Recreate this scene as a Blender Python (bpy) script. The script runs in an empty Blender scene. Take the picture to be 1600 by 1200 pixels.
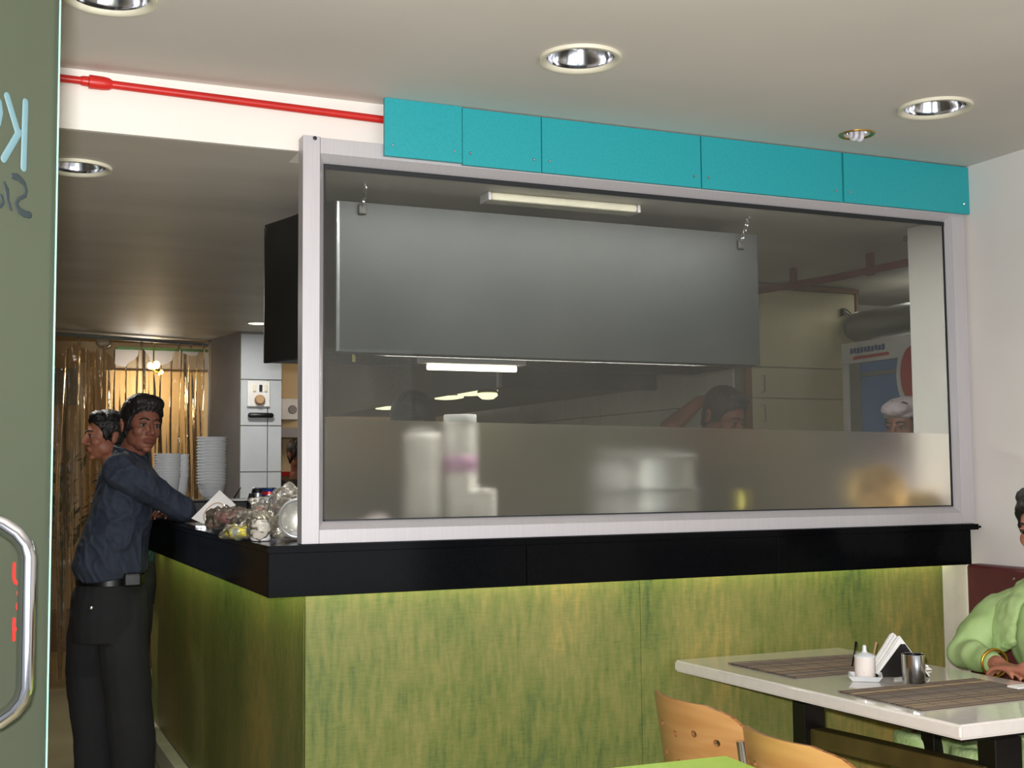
import bpy, bmesh, math, random
from mathutils import Vector as V, Matrix, noise, Euler
R = math.radians
random.seed(7)
S = bpy.context.scene
COL = S.collection

# ---------------------------------------------------------------- camera
F, PIT, YAW, ROL = 1932.0, .0722, .4118, -.0086
H = 1.344
_cy, _sy, _cp, _sp = math.cos(YAW), math.sin(YAW), math.cos(PIT), math.sin(PIT)
FW = V((_sy*_cp, _cy*_cp, _sp)); RT = V((_cy, -_sy, 0)); UP = RT.cross(FW)
_c, _s = math.cos(ROL), math.sin(ROL)
RT, UP = _c*RT+_s*UP, -_s*RT+_c*UP
cam = bpy.data.cameras.new('camera'); co = bpy.data.objects.new('camera', cam); COL.objects.link(co)
cam.sensor_width = 36; cam.lens = F/1600*36; cam.clip_start = .02
co.matrix_world = Matrix(((RT.x, UP.x, -FW.x, 0), (RT.y, UP.y, -FW.y, 0), (RT.z, UP.z, -FW.z, H), (0, 0, 0, 1)))
S.camera = co

# ---------------------------------------------------------------- world, exposure, main lights
w = bpy.data.worlds.new('world'); S.world = w; w.use_nodes = True
w.node_tree.nodes['Background'].inputs[0].default_value = (.80, .90, 1.0, 1)
w.node_tree.nodes['Background'].inputs[1].default_value = .38
S.view_settings.view_transform = 'Standard'; S.view_settings.look = 'None'
S.cycles.caustics_reflective = False
S.view_settings.exposure = 0; S.view_settings.gamma = 1; S.view_settings.use_curve_mapping = False

def area(name, loc, rot, sx, sy, power, color=(1, 1, 1), shape='RECTANGLE'):
    l = bpy.data.lights.new(name, 'AREA'); l.shape = shape; l.size = sx; l.size_y = sy
    l.energy = power; l.color = color
    o = bpy.data.objects.new(name, l); COL.objects.link(o); o.location = loc; o.rotation_euler = rot
    return o
fl = area('flash_light', (0, 0, 0), (0, 0, 0), .05, .03, 112, (1, .975, .96))
fl.matrix_world = co.matrix_world @ Matrix.Translation((-.03, .05, -.01))
# daylight through the open shop front behind the photographer
area('daylight_light', (1.6, -2.2, 1.35), (R(90), 0, R(6)), 3.0, 1.9, 52, (.96, .98, 1))
def point(name, loc, power, color, r=.05):
    l = bpy.data.lights.new(name, 'POINT'); l.energy = power; l.color = color; l.shadow_soft_size = r
    o = bpy.data.objects.new(name, l); COL.objects.link(o); o.location = loc
    return o
point('back_room_light', (1.2, 9.7, 2.0), 12, (1, .92, .80), .12)
point('back_room_light', (3.2, 10.0, 2.0), 12, (1, .92, .80), .12)
area('added_pass_fill', (1.9, 3.522, 2.283), (R(3), 0, 0), 1.8, .03, 50, (1, .97, .92))  # added fill under the bulkhead, replaces flash light blocked by the frosted pane
area('corridor_light', (1.58, 7.50, 2.268), (0, 0, 0), .1, .1, 9, (1, .97, .9))
area('corridor_light', (.35, 6.6, 2.268), (0, 0, 0), .1, .1, 12, (1, .97, .9))  # added fill without a visible fitting, brightens the dark corridor floor
area('kitchen_light', (4.4, 4.55, 2.25), (0, 0, 0), .5, .5, 7, (1, .96, .88))

# ---------------------------------------------------------------- pixel of the 1600x1200 photo -> point at a true depth
def ray(x, y): return RT*(x-800) + UP*(600-y) + FW*F
def aY(x, y, Y): d = ray(x, y); d = d*(Y/d.y); return V((d.x, d.y, d.z+H))
def aX(x, y, X): d = ray(x, y); d = d*(X/d.x); return V((d.x, d.y, d.z+H))
def aZ(x, y, Z): d = ray(x, y); d = d*((Z-H)/d.z); return V((d.x, d.y, d.z+H))

# ---------------------------------------------------------------- materials
def lin(c):
    return tuple(((x/255)/12.92 if x/255 <= .04045 else ((x/255+.055)/1.055)**2.4) for x in c)+(1,)
def mat(name, rgb, rough=.5, metal=0, rgb2=None, scale=8, stretch=(1, 1, 1), bump=0, bscale=60, detail=4,
        lo=.35, hi=.65, spec=.5, coat=0, emit=None, es=0, alpha=1, bstretch=None, distort=0):
    m = bpy.data.materials.new(name); m.use_nodes = True
    nt = m.node_tree; N = nt.nodes; L = nt.links; b = N['Principled BSDF']
    b.inputs['Base Color'].default_value = lin(rgb); b.inputs['Roughness'].default_value = rough
    b.inputs['Metallic'].default_value = metal; b.inputs['Specular IOR Level'].default_value = spec
    b.inputs['Coat Weight'].default_value = coat; b.inputs['Coat Roughness'].default_value = .08
    tc = N.new('ShaderNodeTexCoord')
    if rgb2 is None: rgb2 = tuple(min(255, c*.93) for c in rgb)
    mp = N.new('ShaderNodeMapping'); mp.inputs['Scale'].default_value = stretch
    L.new(tc.outputs['Object'], mp.inputs[0])
    nz = N.new('ShaderNodeTexNoise'); nz.inputs['Scale'].default_value = scale; nz.inputs['Detail'].default_value = detail
    nz.inputs['Distortion'].default_value = distort
    L.new(mp.outputs[0], nz.inputs[0])
    r = N.new('ShaderNodeValToRGB'); r.color_ramp.elements[0].position = lo; r.color_ramp.elements[1].position = hi
    r.color_ramp.elements[0].color = lin(rgb); r.color_ramp.elements[1].color = lin(rgb2)
    L.new(nz.outputs[0], r.inputs[0]); L.new(r.outputs[0], b.inputs['Base Color'])
    if bump:
        mp2 = N.new('ShaderNodeMapping'); mp2.inputs['Scale'].default_value = bstretch or stretch
        L.new(tc.outputs['Object'], mp2.inputs[0])
        n2 = N.new('ShaderNodeTexNoise'); n2.inputs['Scale'].default_value = bscale; n2.inputs['Detail'].default_value = 5
        L.new(mp2.outputs[0], n2.inputs[0])
        bp = N.new('ShaderNodeBump'); bp.inputs['Strength'].default_value = bump; bp.inputs['Distance'].default_value = .004
        L.new(n2.outputs[0], bp.inputs['Height']); L.new(bp.outputs[0], b.inputs['Normal'])
    if emit:
        b.inputs['Emission Color'].default_value = lin(emit); b.inputs['Emission Strength'].default_value = es
    m['b'] = 1
    return m
def glassy(name, tint, gloss=.08, grough=.03, haze=0, hcol=(200, 200, 195), fres=True, bump=0):
    """thin sheet: see-through tint + mirror reflection + a little dust that scatters light"""
    m = bpy.data.materials.new(name); m.use_nodes = True; nt = m.node_tree; N = nt.nodes; L = nt.links; N.clear()
    out = N.new('ShaderNodeOutputMaterial')
    t = N.new('ShaderNodeBsdfTransparent'); t.inputs[0].default_value = lin(tint)
    g = N.new('ShaderNodeBsdfGlossy'); g.inputs['Roughness'].default_value = grough; g.inputs[0].default_value = (.95, .95, .95, 1)
    mx = N.new('ShaderNodeMixShader')
    if fres:
        fr = N.new('ShaderNodeLayerWeight'); fr.inputs[0].default_value = gloss
        L.new(fr.outputs['Fresnel'], mx.inputs[0])
    else: mx.inputs[0].default_value = gloss
    L.new(t.outputs[0], mx.inputs[1]); L.new(g.outputs[0], mx.inputs[2])
    if bump:
        tc = N.new('ShaderNodeTexCoord'); n2 = N.new('ShaderNodeTexNoise'); n2.inputs['Scale'].default_value = bump
        n2.inputs['Detail'].default_value = 3; L.new(tc.outputs['Object'], n2.inputs[0])
        bp = N.new('ShaderNodeBump'); bp.inputs['Strength'].default_value = .9; bp.inputs['Distance'].default_value = .02
        L.new(n2.outputs[0], bp.inputs['Height']); L.new(bp.outputs[0], g.inputs['Normal'])
    last = mx
    if haze:
        d = N.new('ShaderNodeBsdfDiffuse'); d.inputs[0].default_value = lin(hcol)
        m2 = N.new('ShaderNodeMixShader')
        tc = N.new('ShaderNodeTexCoord'); nz = N.new('ShaderNodeTexNoise'); nz.inputs['Scale'].default_value = 2.2
        nz.inputs['Detail'].default_value = 5; L.new(tc.outputs['Object'], nz.inputs[0])
        mr = N.new('ShaderNodeMapRange'); mr.inputs[1].default_value = .3; mr.inputs[2].default_value = .75
        mr.inputs[3].default_value = haze*.7; mr.inputs[4].default_value = haze*1.35
        L.new(nz.outputs[0], mr.inputs[0]); L.new(mr.outputs[0], m2.inputs[0])
        L.new(mx.outputs[0], m2.inputs[1]); L.new(d.outputs[0], m2.inputs[2]); last = m2
    L.new(last.outputs[0], out.inputs[0])
    return m
def frosted(name, col, rough, milk, mcol, gl=.04, trl=0.0):
    m = bpy.data.materials.new(name); m.use_nodes = True; nt = m.node_tree; N = nt.nodes; L = nt.links; N.clear()
    out = N.new('ShaderNodeOutputMaterial')
    g = N.new('ShaderNodeBsdfRefraction'); g.inputs['Roughness'].default_value = rough; g.inputs['IOR'].default_value = 1.3
    g.inputs[0].default_value = lin(col)
    d = N.new('ShaderNodeBsdfDiffuse'); d.inputs[0].default_value = lin(mcol)
    m1 = N.new('ShaderNodeMixShader'); m1.inputs[0].default_value = milk
    L.new(g.outputs[0], m1.inputs[1]); L.new(d.outputs[0], m1.inputs[2])
    gg = N.new('ShaderNodeBsdfGlossy'); gg.inputs['Roughness'].default_value = .06
    m2 = N.new('ShaderNodeMixShader'); fr = N.new('ShaderNodeLayerWeight'); fr.inputs[0].default_value = gl
    L.new(fr.outputs['Fresnel'], m2.inputs[0]); L.new(m1.outputs[0], m2.inputs[1]); L.new(gg.outputs[0], m2.inputs[2])
    last = m2
    if trl:
        tr = N.new('ShaderNodeBsdfTranslucent'); tr.inputs[0].default_value = lin(col)
        m3 = N.new('ShaderNodeMixShader'); m3.inputs[0].default_value = trl
        L.new(m2.outputs[0], m3.inputs[1]); L.new(tr.outputs[0], m3.inputs[2]); last = m3
    L.new(last.outputs[0], out.inputs[0])
    return m

M = {}
M['ceil'] = mat('ceiling_paint', (212, 206, 199), .75, rgb2=(206, 200, 193), scale=1.5, bump=.05, bscale=40)
M['ceil2'] = mat('kitchen_ceiling_paint', (208, 202, 192), .5, rgb2=(194, 188, 178), scale=1.2, stretch=(1, 3, 1))
M['white'] = mat('wall_paint', (232, 228, 224), .6, rgb2=(226, 220, 216), scale=2)
M['beam'] = mat('beam_paint', (243, 238, 230), .6, rgb2=(236, 230, 222), scale=2)
M['darkwall'] = mat('taupe_wall', (92, 84, 76), .7)
M['cream'] = mat('cream_paint', (232, 226, 205), .55)
M['teal'] = mat('teal_laminate', (36, 163, 172), .45, rgb2=(32, 156, 165), scale=120, bump=.08, bscale=300)
M['alu'] = mat('brushed_aluminium', (198, 194, 198), .45, .25, rgb2=(193, 189, 193), scale=30, stretch=(8, 1, .2))
M['gasket'] = mat('rubber_gasket', (26, 28, 32), .5)
M['granite'] = mat('black_granite', (6, 7, 9), .12, rgb2=(12, 13, 15), scale=220, spec=.06)
M['red'] = mat('red_pipe_paint', (206, 38, 32), .35, rgb2=(190, 34, 30))
M['pipe_dark'] = mat('dark_red_paint', (120, 44, 46), .4)
M['floor'] = mat('floor_tile', (150, 142, 112), .3, rgb2=(138, 130, 100), scale=3)
M['steel'] = mat('stainless_steel', (158, 162, 164), .36, .75, rgb2=(140, 144, 146), scale=3, stretch=(1, 1, 3), bump=.06, bscale=90, bstretch=(12, 12, .5))
M['potsteel'] = mat('bright_pot_steel', (215, 218, 220), .28, .55)
M['hood'] = mat('hood_steel', (58, 62, 64), .5, .2, rgb2=(45, 48, 49), scale=1.6, stretch=(1, 1, .6), lo=.3, hi=.7)
M['hood_dark'] = mat('hood_dark_steel', (62, 62, 60), .42, .6, rgb2=(50, 50, 48), scale=2)
M['chrome'] = mat('chrome', (220, 220, 224), .13, 1)
M['satin'] = mat('satin_steel', (205, 203, 206), .25, 1)
M['black'] = mat('black_plastic', (18, 18, 20), .4)
M['blackmetal'] = mat('black_metal', (30, 27, 24), .28, .6)
M['olive_reflection'] = mat('steel_olive_reflection', (118, 104, 62), .3, .7, rgb2=(98, 88, 50), scale=10)  # table rail steel, with the green panel's olive reflection put into its colour
M['porcelain'] = mat('porcelain', (222, 225, 228), .3, coat=.2)
M['paper'] = mat('white_paper', (238, 236, 234), .7)
M['tabletop'] = mat('white_stone_top', (222, 216, 210), .08, rgb2=(217, 211, 205), scale=40, coat=.4)
M['lime'] = mat('lime_laminate', (176, 214, 92), .25, rgb2=(172, 210, 90))
M['ply'] = mat('birch_ply', (190, 144, 90), .38, rgb2=(174, 124, 70), scale=5, stretch=(1, 1, 7), lo=.3, hi=.75, coat=.25, distort=.6)
M['plyedge'] = mat('ply_edge', (158, 104, 58), .5, rgb2=(112, 70, 38), scale=9, stretch=(1, 1, 30))
M['maroon'] = mat('maroon_vinyl', (96, 44, 48), .45, rgb2=(88, 40, 44), scale=4, bump=.1, bscale=120)
M['skin'] = mat('skin', (144, 92, 74), .5, rgb2=(134, 84, 66), scale=25, bump=.05, bscale=250)
M['skin2'] = mat('skin_light', (176, 116, 92), .5, rgb2=(166, 106, 84), scale=25)
M['lips'] = mat('lips', (138, 74, 64), .5)
M['hair'] = mat('black_hair', (20, 17, 17), .5, rgb2=(34, 30, 29), scale=90, stretch=(1, 1, .25), bump=.8, bscale=150, bstretch=(1, 1, .25))
M['hairgrey'] = mat('dark_brown_hair', (58, 50, 46), .55, rgb2=(44, 38, 36), scale=90, bump=.8, bscale=150, bstretch=(1, 1, .25))
M['shirt'] = mat('slate_blue_cotton', (54, 62, 78), .85, rgb2=(45, 52, 67), scale=4, bump=.35, bscale=14, detail=6)
M['trouser'] = mat('charcoal_cotton', (38, 38, 40), .9, rgb2=(32, 32, 35), scale=4, bump=.35, bscale=10)
M['teal_shirt'] = mat('dark_teal_cotton', (40, 72, 78), .85, bump=.3, bscale=14)
M['dark_cloth'] = mat('dark_uniform_cotton', (60, 58, 56), .85, bump=.3, bscale=14)
M['chef_white'] = mat('white_cotton', (226, 212, 218), .8, rgb2=(205, 190, 198), scale=10, bump=.6, bscale=25)
M['green_cloth'] = mat('pale_green_cotton', (160, 188, 122), .8, rgb2=(180, 204, 144), scale=7, bump=.8, bscale=13, detail=6, distort=.8)
M['green_embroid'] = mat('embroidered_green_cotton', (188, 210, 150), .8, rgb2=(160, 190, 118), scale=50, bump=.8, bscale=80)
M['eye'] = mat('eye_white', (150, 138, 130), .35)
M['iris'] = mat('iris', (34, 22, 16), .2)
M['leather'] = mat('black_leather', (16, 15, 15), .3)
M['gold'] = mat('gold', (212, 160, 60), .3, 1)
M['tile'] = mat('white_glazed_tile', (196, 200, 205), .22, rgb2=(188, 192, 197), scale=6)
M['tile2'] = mat('cream_glazed_tile', (206, 206, 200), .25, rgb2=(198, 198, 190), scale=6)
M['grout'] = mat('grout', (120, 116, 98), .8)
M['greywall'] = mat('grey_plaster', (150, 146, 146), .7, rgb2=(140, 136, 136), scale=3)
M['yellowwall'] = mat('ochre_wall', (212, 186, 144), .7, rgb2=(204, 178, 134), scale=2)
M['cabinet'] = mat('cream_laminate', (206, 196, 160), .5, rgb2=(198, 187, 150), scale=3, stretch=(3, 1, .5))
M['wood'] = mat('brown_wood_edge', (128, 92, 60), .5)
M['bamboo'] = mat('bamboo', (226, 196, 140), .55, rgb2=(208, 174, 116), scale=12, stretch=(1, 1, 8), bump=.3, bscale=50)
M['brass'] = mat('brass', (190, 180, 96), .28, 1)
M['blue'] = mat('blue_fridge_light', (66, 104, 150), .35, rgb2=(80, 120, 168), scale=4, stretch=(4, 1, .2), emit=(60, 100, 150), es=.12)
M['blue_can'] = mat('blue_enamel', (28, 74, 160), .25, .3)
M['red_can'] = mat('red_enamel', (206, 40, 40), .3, .2)
M['warm'] = mat('lit_warm_bulb', (255, 220, 150), .5, emit=(255, 214, 120), es=30)
M['tube'] = mat('lit_tube', (255, 250, 230), .5, emit=(255, 246, 214), es=9)
M['spot'] = mat('lit_spot', (250, 250, 220), .5, emit=(240, 244, 190), es=3.5)
M['cfl'] = mat('cfl_glass', (238, 232, 240), .3)
M['dark_glass'] = mat('dark_picture', (32, 24, 34), .3)
M['leaf'] = mat('leaf', (56, 92, 48), .5, rgb2=(40, 70, 36))
M['glass'] = glassy('window_glass', (212, 214, 212), .12, .01, haze=.085, hcol=(168, 166, 158))
M['film'] = frosted('frosted_film', (232, 232, 228), .45, .13, (168, 166, 156))
M['plastic'] = glassy('clear_plastic', (243, 241, 234), .30, .14, haze=.10, hcol=(214, 206, 190), bump=30)
M['curtain'] = glassy('clear_vinyl_curtain', (236, 218, 186), .25, .12, haze=.14, hcol=(196, 172, 140), bump=6)
M['doorglass'] = frosted('green_frosted_glass', (204, 214, 198), .75, .20, (122, 130, 114), gl=.06, trl=.15)
M['dooredge'] = mat('glass_edge', (150, 205, 190), .12, rgb2=(130, 190, 172), coat=.6, emit=(120, 190, 170), es=0)
M['letter'] = mat('pale_blue_vinyl', (84, 112, 118), .6)
M['letter_dark'] = mat('slate_vinyl', (28, 38, 40), .6)
M['letter_red'] = mat('red_vinyl', (222, 40, 36), .4)
M['foil'] = mat('silver_foil', (205, 205, 208), .25, 1, bump=.9, bscale=40)
M['meat'] = mat('maroon_packet', (120, 70, 68), .4, rgb2=(150, 110, 108), scale=9)
M['yellow_food'] = mat('yellow_packet', (200, 188, 40), .5, rgb2=(110, 140, 150), scale=22, lo=.45, hi=.55)
M['tan'] = mat('tan_print', (186, 150, 112), .7)
M['sugar'] = mat('sugar_pot_glaze', (238, 228, 222), .18, coat=.6)
M['rattan'] = mat('brown_stain', (206, 160, 112), .3)

def panel_mat():
    m = bpy.data.materials.new('green_gold_lacquer'); m.use_nodes = True
    nt = m.node_tree; N = nt.nodes; L = nt.links; b = N['Principled BSDF']
    b.inputs['Roughness'].default_value = .42; b.inputs['Specular IOR Level'].default_value = .4
    tc = N.new('ShaderNodeTexCoord')
    def nz(sc, st, det=4):
        mp = N.new('ShaderNodeMapping'); mp.inputs['Scale'].default_value = st; L.new(tc.outputs['Object'], mp.inputs[0])
        n = N.new('ShaderNodeTexNoise'); n.inputs['Scale'].default_value = sc; n.inputs['Detail'].default_value = det
        L.new(mp.outputs[0], n.inputs[0]); return n
    a = nz(1.5, (1, 1, .5)); c = nz(60, (1, 1, .22), 8); d = nz(160, (.15, .15, 1.2), 3); f = nz(3.2, (1, 1, .35), 6)
    def math_(op, x, y):
        n = N.new('ShaderNodeMath'); n.operation = op
        for i, v in enumerate((x, y)):
            if isinstance(v, (int, float)): n.inputs[i].default_value = v
            else: L.new(v, n.inputs[i])
        return n.outputs[0]
    v = math_('ADD', math_('MULTIPLY', a.outputs[0], .56), math_('MULTIPLY', c.outputs[0], .24))
    v = math_('ADD', v, math_('MULTIPLY', f.outputs[0], .16)); v = math_('ADD', v, math_('MULTIPLY', d.outputs[0], .10))
    r = N.new('ShaderNodeValToRGB'); L.new(v, r.inputs[0])
    e = r.color_ramp.elements
    e[0].position = .40; e[0].color = lin((72, 94, 56)); e[1].position = .64; e[1].color = lin((170, 150, 82))
    x = e.new(.48); x.color = lin((112, 122, 62)); x = e.new(.56); x.color = lin((136, 134, 76))
    L.new(r.outputs[0], b.inputs['Base Color'])
    bp = N.new('ShaderNodeBump'); bp.inputs['Strength'].default_value = .25; bp.inputs['Distance'].default_value = .003
    L.new(c.outputs[0], bp.inputs['Height']); L.new(bp.outputs[0], b.inputs['Normal'])
    return m
M['green'] = panel_mat()

# ---------------------------------------------------------------- object helpers
def tag(o, label=None, cat=None, group=None, kind=None):
    if label: o['label'] = label
    if cat: o['category'] = cat
    if group: o['group'] = group
    if kind: o['kind'] = kind
    return o
def empty(name, loc=(0, 0, 0), label=None, cat=None, group=None, kind=None, rz=0):
    o = bpy.data.objects.new(name, None); COL.objects.link(o); o.location = loc; o.rotation_euler = (0, 0, rz)
    o.empty_display_size = .05
    return tag(o, label, cat, group, kind)
def obj(name, bm, m, parent=None, smooth=False, world=True):
    """links a bmesh as one object; world=True: its coordinates are world ones even under a parent"""
    me = bpy.data.meshes.new(name)
    if isinstance(bm, bmesh.types.BMesh):
        bmesh.ops.recalc_face_normals(bm, faces=bm.faces); bm.to_mesh(me); bm.free()
    else: me = bm
    for x in (m if isinstance(m, (list, tuple)) else [m]): me.materials.append(x)
    if smooth:
        for p in me.polygons: p.use_smooth = True
        if smooth != True:
            try: me.set_sharp_from_angle(angle=R(smooth))
            except Exception: pass
    o = bpy.data.objects.new(name, me); COL.objects.link(o)
    if parent:
        o.parent = parent
        if world:
            pm = Matrix.Identity(4); p = parent
            while p: pm = p.matrix_basis @ pm; p = p.parent
            me.transform(pm.inverted())
    elif world:
        bb = [v.co for v in me.vertices]
        if bb:
            c = V(((min(v.x for v in bb)+max(v.x for v in bb))/2, (min(v.y for v in bb)+max(v.y for v in bb))/2, min(v.z for v in bb)))
            me.transform(Matrix.Translation(-c)); o.location = c
    return o
def nb(): return bmesh.new()
def box(bm, x0, x1, y0, y1, z0, z1, bev=0, mtx=None, mi=0):
    r = bmesh.ops.create_cube(bm, size=1)['verts']
    for v in r: v.co = V((x0+(v.co.x+.5)*(x1-x0), y0+(v.co.y+.5)*(y1-y0), z0+(v.co.z+.5)*(z1-z0)))
    fs = set(f for v in r for f in v.link_faces)
    if bev:
        es = list(set(e for v in r for e in v.link_edges))
        q = bmesh.ops.bevel(bm, geom=es, offset=bev, segments=2, affect='EDGES', profile=.5)
        fs = set(q['faces']) | set(f for f in fs if f.is_valid)
        r = list(set(v for f in fs for v in f.verts))
        # pick connected originals too
        seen = set(r)
        for f in list(fs):
            for e in f.edges:
                for g in e.link_faces: fs.add(g)
        r = list(set(v for f in fs for v in f.verts))
    for f in fs: f.material_index = mi
    if mtx: bmesh.ops.transform(bm, matrix=mtx, verts=r)
    return bm
def B(x0, x1, y0, y1, z0, z1, bev=0, mtx=None): return box(nb(), x0, x1, y0, y1, z0, z1, bev, mtx)
def frame_of(t, up=None):
    t = t.normalized(); a = V((0, 0, 1)) if abs(t.z) < .95 else V((1, 0, 0))
    if up: a = up
    x = a.cross(t).normalized() if a.cross(t).length > 1e-6 else V((1, 0, 0))
    return x, t.cross(x).normalized()
def tube(bm, pts, r, n=10, cap=True, closed=False):
    pts = [V(p) for p in pts]; rs = r if isinstance(r, (list, tuple)) else [r]*len(pts)
    rings = []; px = None
    for i, p in enumerate(pts):
        if closed: t = pts[(i+1) % len(pts)]-pts[i-1]
        else: t = pts[min(i+1, len(pts)-1)]-pts[max(i-1, 0)]
        t.normalize()
        if px is None: x, y = frame_of(t)
        else:
            x = px-t*px.dot(t); x.normalize(); y = t.cross(x)
        px = x
        rings.append([bm.verts.new(p+(x*math.cos(a)+y*math.sin(a))*rs[i]) for a in [2*math.pi*k/n for k in range(n)]])
    m = len(rings)
    for i in range(m if closed else m-1):
        a, b = rings[i], rings[(i+1) % m]
        for k in range(n): bm.faces.new((a[k], a[(k+1) % n], b[(k+1) % n], b[k]))
    if cap and not closed: bm.faces.new(rings[0][::-1]); bm.faces.new(rings[-1])
    return bm
def lathe(bm, prof, c=(0, 0, 0), n=24, mtx=None):
    c = V(c); rings = []; vs = []
    for r, z in prof:
        if r < 1e-5: v = bm.verts.new(c+V((0, 0, z))); rings.append([v]); vs.append(v)
        else:
            q = [bm.verts.new(c+V((r*math.cos(2*math.pi*k/n), r*math.sin(2*math.pi*k/n), z))) for k in range(n)]
            rings.append(q); vs += q
    for a, b in zip(rings, rings[1:]):
        for k in range(n):
            if len(a) == 1 and len(b) == 1: continue
            if len(a) == 1: bm.faces.new((a[0], b[k], b[(k+1) % n]))
            elif len(b) == 1: bm.faces.new((a[k], a[(k+1) % n], b[0]))
            else: bm.faces.new((a[k], a[(k+1) % n], b[(k+1) % n], b[k]))
    if mtx: bmesh.ops.transform(bm, matrix=mtx, verts=vs)
    return bm
def ell(bm, c, r, rot=None, seg=20, rings=12):
    q = bmesh.ops.create_uvsphere(bm, u_segments=seg, v_segments=rings, radius=1)['verts']
    m = Matrix.Translation(V(c)) @ (rot.to_matrix().to_4x4() if rot else Matrix.Identity(4)) @ Matrix.Diagonal(V((*r, 1)))
    bmesh.ops.transform(bm, matrix=m, verts=q)
    return q
def poly(bm, pts, thick):
    """prism from a list of 3D points, pushed along `thick`"""
    a = [bm.verts.new(V(p)) for p in pts]; b = [bm.verts.new(V(p)+V(thick)) for p in pts]
    bm.faces.new(a); bm.faces.new(b[::-1])
    for i in range(len(a)): j = (i+1) % len(a); bm.faces.new((a[j], a[i], b[i], b[j]))
    return bm
def copy_tree(o, parent=None):
    c = o.copy(); COL.objects.link(c); c.parent = parent
    for ch in list(o.children): copy_tree(ch, c)
    return c
def bake(o, keep_mat=True):
    """apply an object's modifiers into its mesh"""
    dg = bpy.context.evaluated_depsgraph_get(); me = bpy.data.meshes.new_from_object(o.evaluated_get(dg))
    return me
def remesh(bm, vox, smooth=2, disp=0, dscale=10, seed=0, sm_f=.6):
    """union of overlapping closed shapes as one continuous surface (world coordinates)"""
    me = bpy.data.meshes.new('tmp'); bm.to_mesh(me); bm.free()
    o = bpy.data.objects.new('tmp', me); COL.objects.link(o)
    md = o.modifiers.new('r', 'REMESH'); md.mode = 'VOXEL'; md.voxel_size = vox
    if smooth:
        sm = o.modifiers.new('s', 'SMOOTH'); sm.iterations = smooth; sm.factor = sm_f
    bpy.context.view_layer.update()
    out = bake(o)
    bpy.data.objects.remove(o); 
    if disp:
        out.update(); nr = [v.normal.copy() for v in out.vertices]
        for v, n_ in zip(out.vertices, nr):
            q = v.co*dscale+V((seed, seed*2, 0)); d = noise.noise(q)+.5*noise.noise(q*2.1)
            v.co += n_*(d*disp)
    out.materials.clear()
    return out
def fill2d(outer, holes, thick, z0):
    cu = bpy.data.curves.new('c', 'CURVE'); cu.dimensions = '2D'; cu.fill_mode = 'BOTH'; cu.extrude = thick/2
    for k, ps in enumerate([outer]+holes):
        sp = cu.splines.new('POLY'); sp.points.add(len(ps)-1)
        for i, p in enumerate(ps): sp.points[i].co = (p[0], p[1], 0, 1)
        sp.use_cyclic_u = True
    o = bpy.data.objects.new('c', cu); COL.objects.link(o); bpy.context.view_layer.update()
    me = bpy.data.meshes.new_from_object(o.evaluated_get(bpy.context.evaluated_depsgraph_get()))
    bpy.data.objects.remove(o)
    me.transform(Matrix.Translation((0, 0, z0+thick/2))); me.materials.clear()
    return me
def circ(x, y, r, n=32): return [(x+r*math.cos(2*math.pi*k/n), y+r*math.sin(2*math.pi*k/n)) for k in range(n)]

# ================================================================= SETTING
CZ, KZ, XR = 2.455, 2.288, 3.335      # dining ceiling, dropped ceiling, right wall
DL = [(.27, 2.93), (1.475, 2.90), (2.69, 2.894)]
SL = (2.665, 3.23)
tag(obj('floor', B(-2.2, 7, -1.2, 11.2, -.1, 0), M['floor']), kind='structure')
tag(obj('ceiling', fill2d([(-2.2, -1.2), (XR, -1.2), (XR, 3.50), (-2.2, 3.50)], [circ(x, y, .093) for x, y in DL]+[circ(*SL, .042)], .02, CZ), M['ceil']), kind='structure')
LL = (.275, 3.93)
tag(obj('ceiling_kitchen', fill2d([(-2.2, 3.516), (.859, 3.516), (.859, 3.641), (7, 3.641), (7, 8.75), (-2.2, 8.75)], [circ(*LL, .086)], .02, KZ), M['ceil2']), kind='structure')
tag(obj('ceiling_back', B(-2.2, 7, 8.76, 11.2, 2.5, 2.6), M['yellowwall']), kind='structure')
# bulkhead between the two ceilings
tag(obj('trim_1', poly(nb(), [(-2.2, 3.50, KZ), (XR, 3.50, KZ), (XR, 3.64, KZ), (.86, 3.64, KZ), (.86, 3.515, KZ), (-2.2, 3.515, KZ)], (0, 0, CZ-KZ)), M['beam']), kind='structure')
tag(obj('trim_2', B(XR+.13, 7, 3.52, 3.64, KZ-.02, CZ), M['beam']), kind='structure')
tag(obj('wall_right', B(XR, XR+.12, -1.2, 3.515, 0, CZ+.2), M['white']), kind='structure')
tag(obj('wall_left', B(-2.3, -2.2, -1.2, 11.2, 0, 2.6), M['darkwall']), kind='structure')
tag(obj('wall_back', B(-2.2, 7, 11.1, 11.2, 0, 2.6), M['yellowwall']), kind='structure')
tag(obj('wall_kitchen_right', B(6.9, 7, 3.6, 11.2, 0, 2.6), M['white']), kind='structure')
tag(obj('wall_kitchen_front', B(3.46, 7, 3.40, 3.515, 0, 2.5), M['white']), kind='structure')
# plaster column inside the kitchen beside the screen
tag(obj('wall_stub', B(XR, XR+.12, 3.516, 3.76, 0, KZ-.002), M['white']), kind='structure')
# pale wall at the kitchen's far right
tag(obj('wall_kitchen_back', B(3.62, 6.9, 6.6, 6.7, 0, KZ), M['white']), kind='structure')
tag(obj('trim_3', B(3.7, 6.9, 5.62, 5.8, 2.08, KZ-.002), M['white']), kind='structure')

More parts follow.
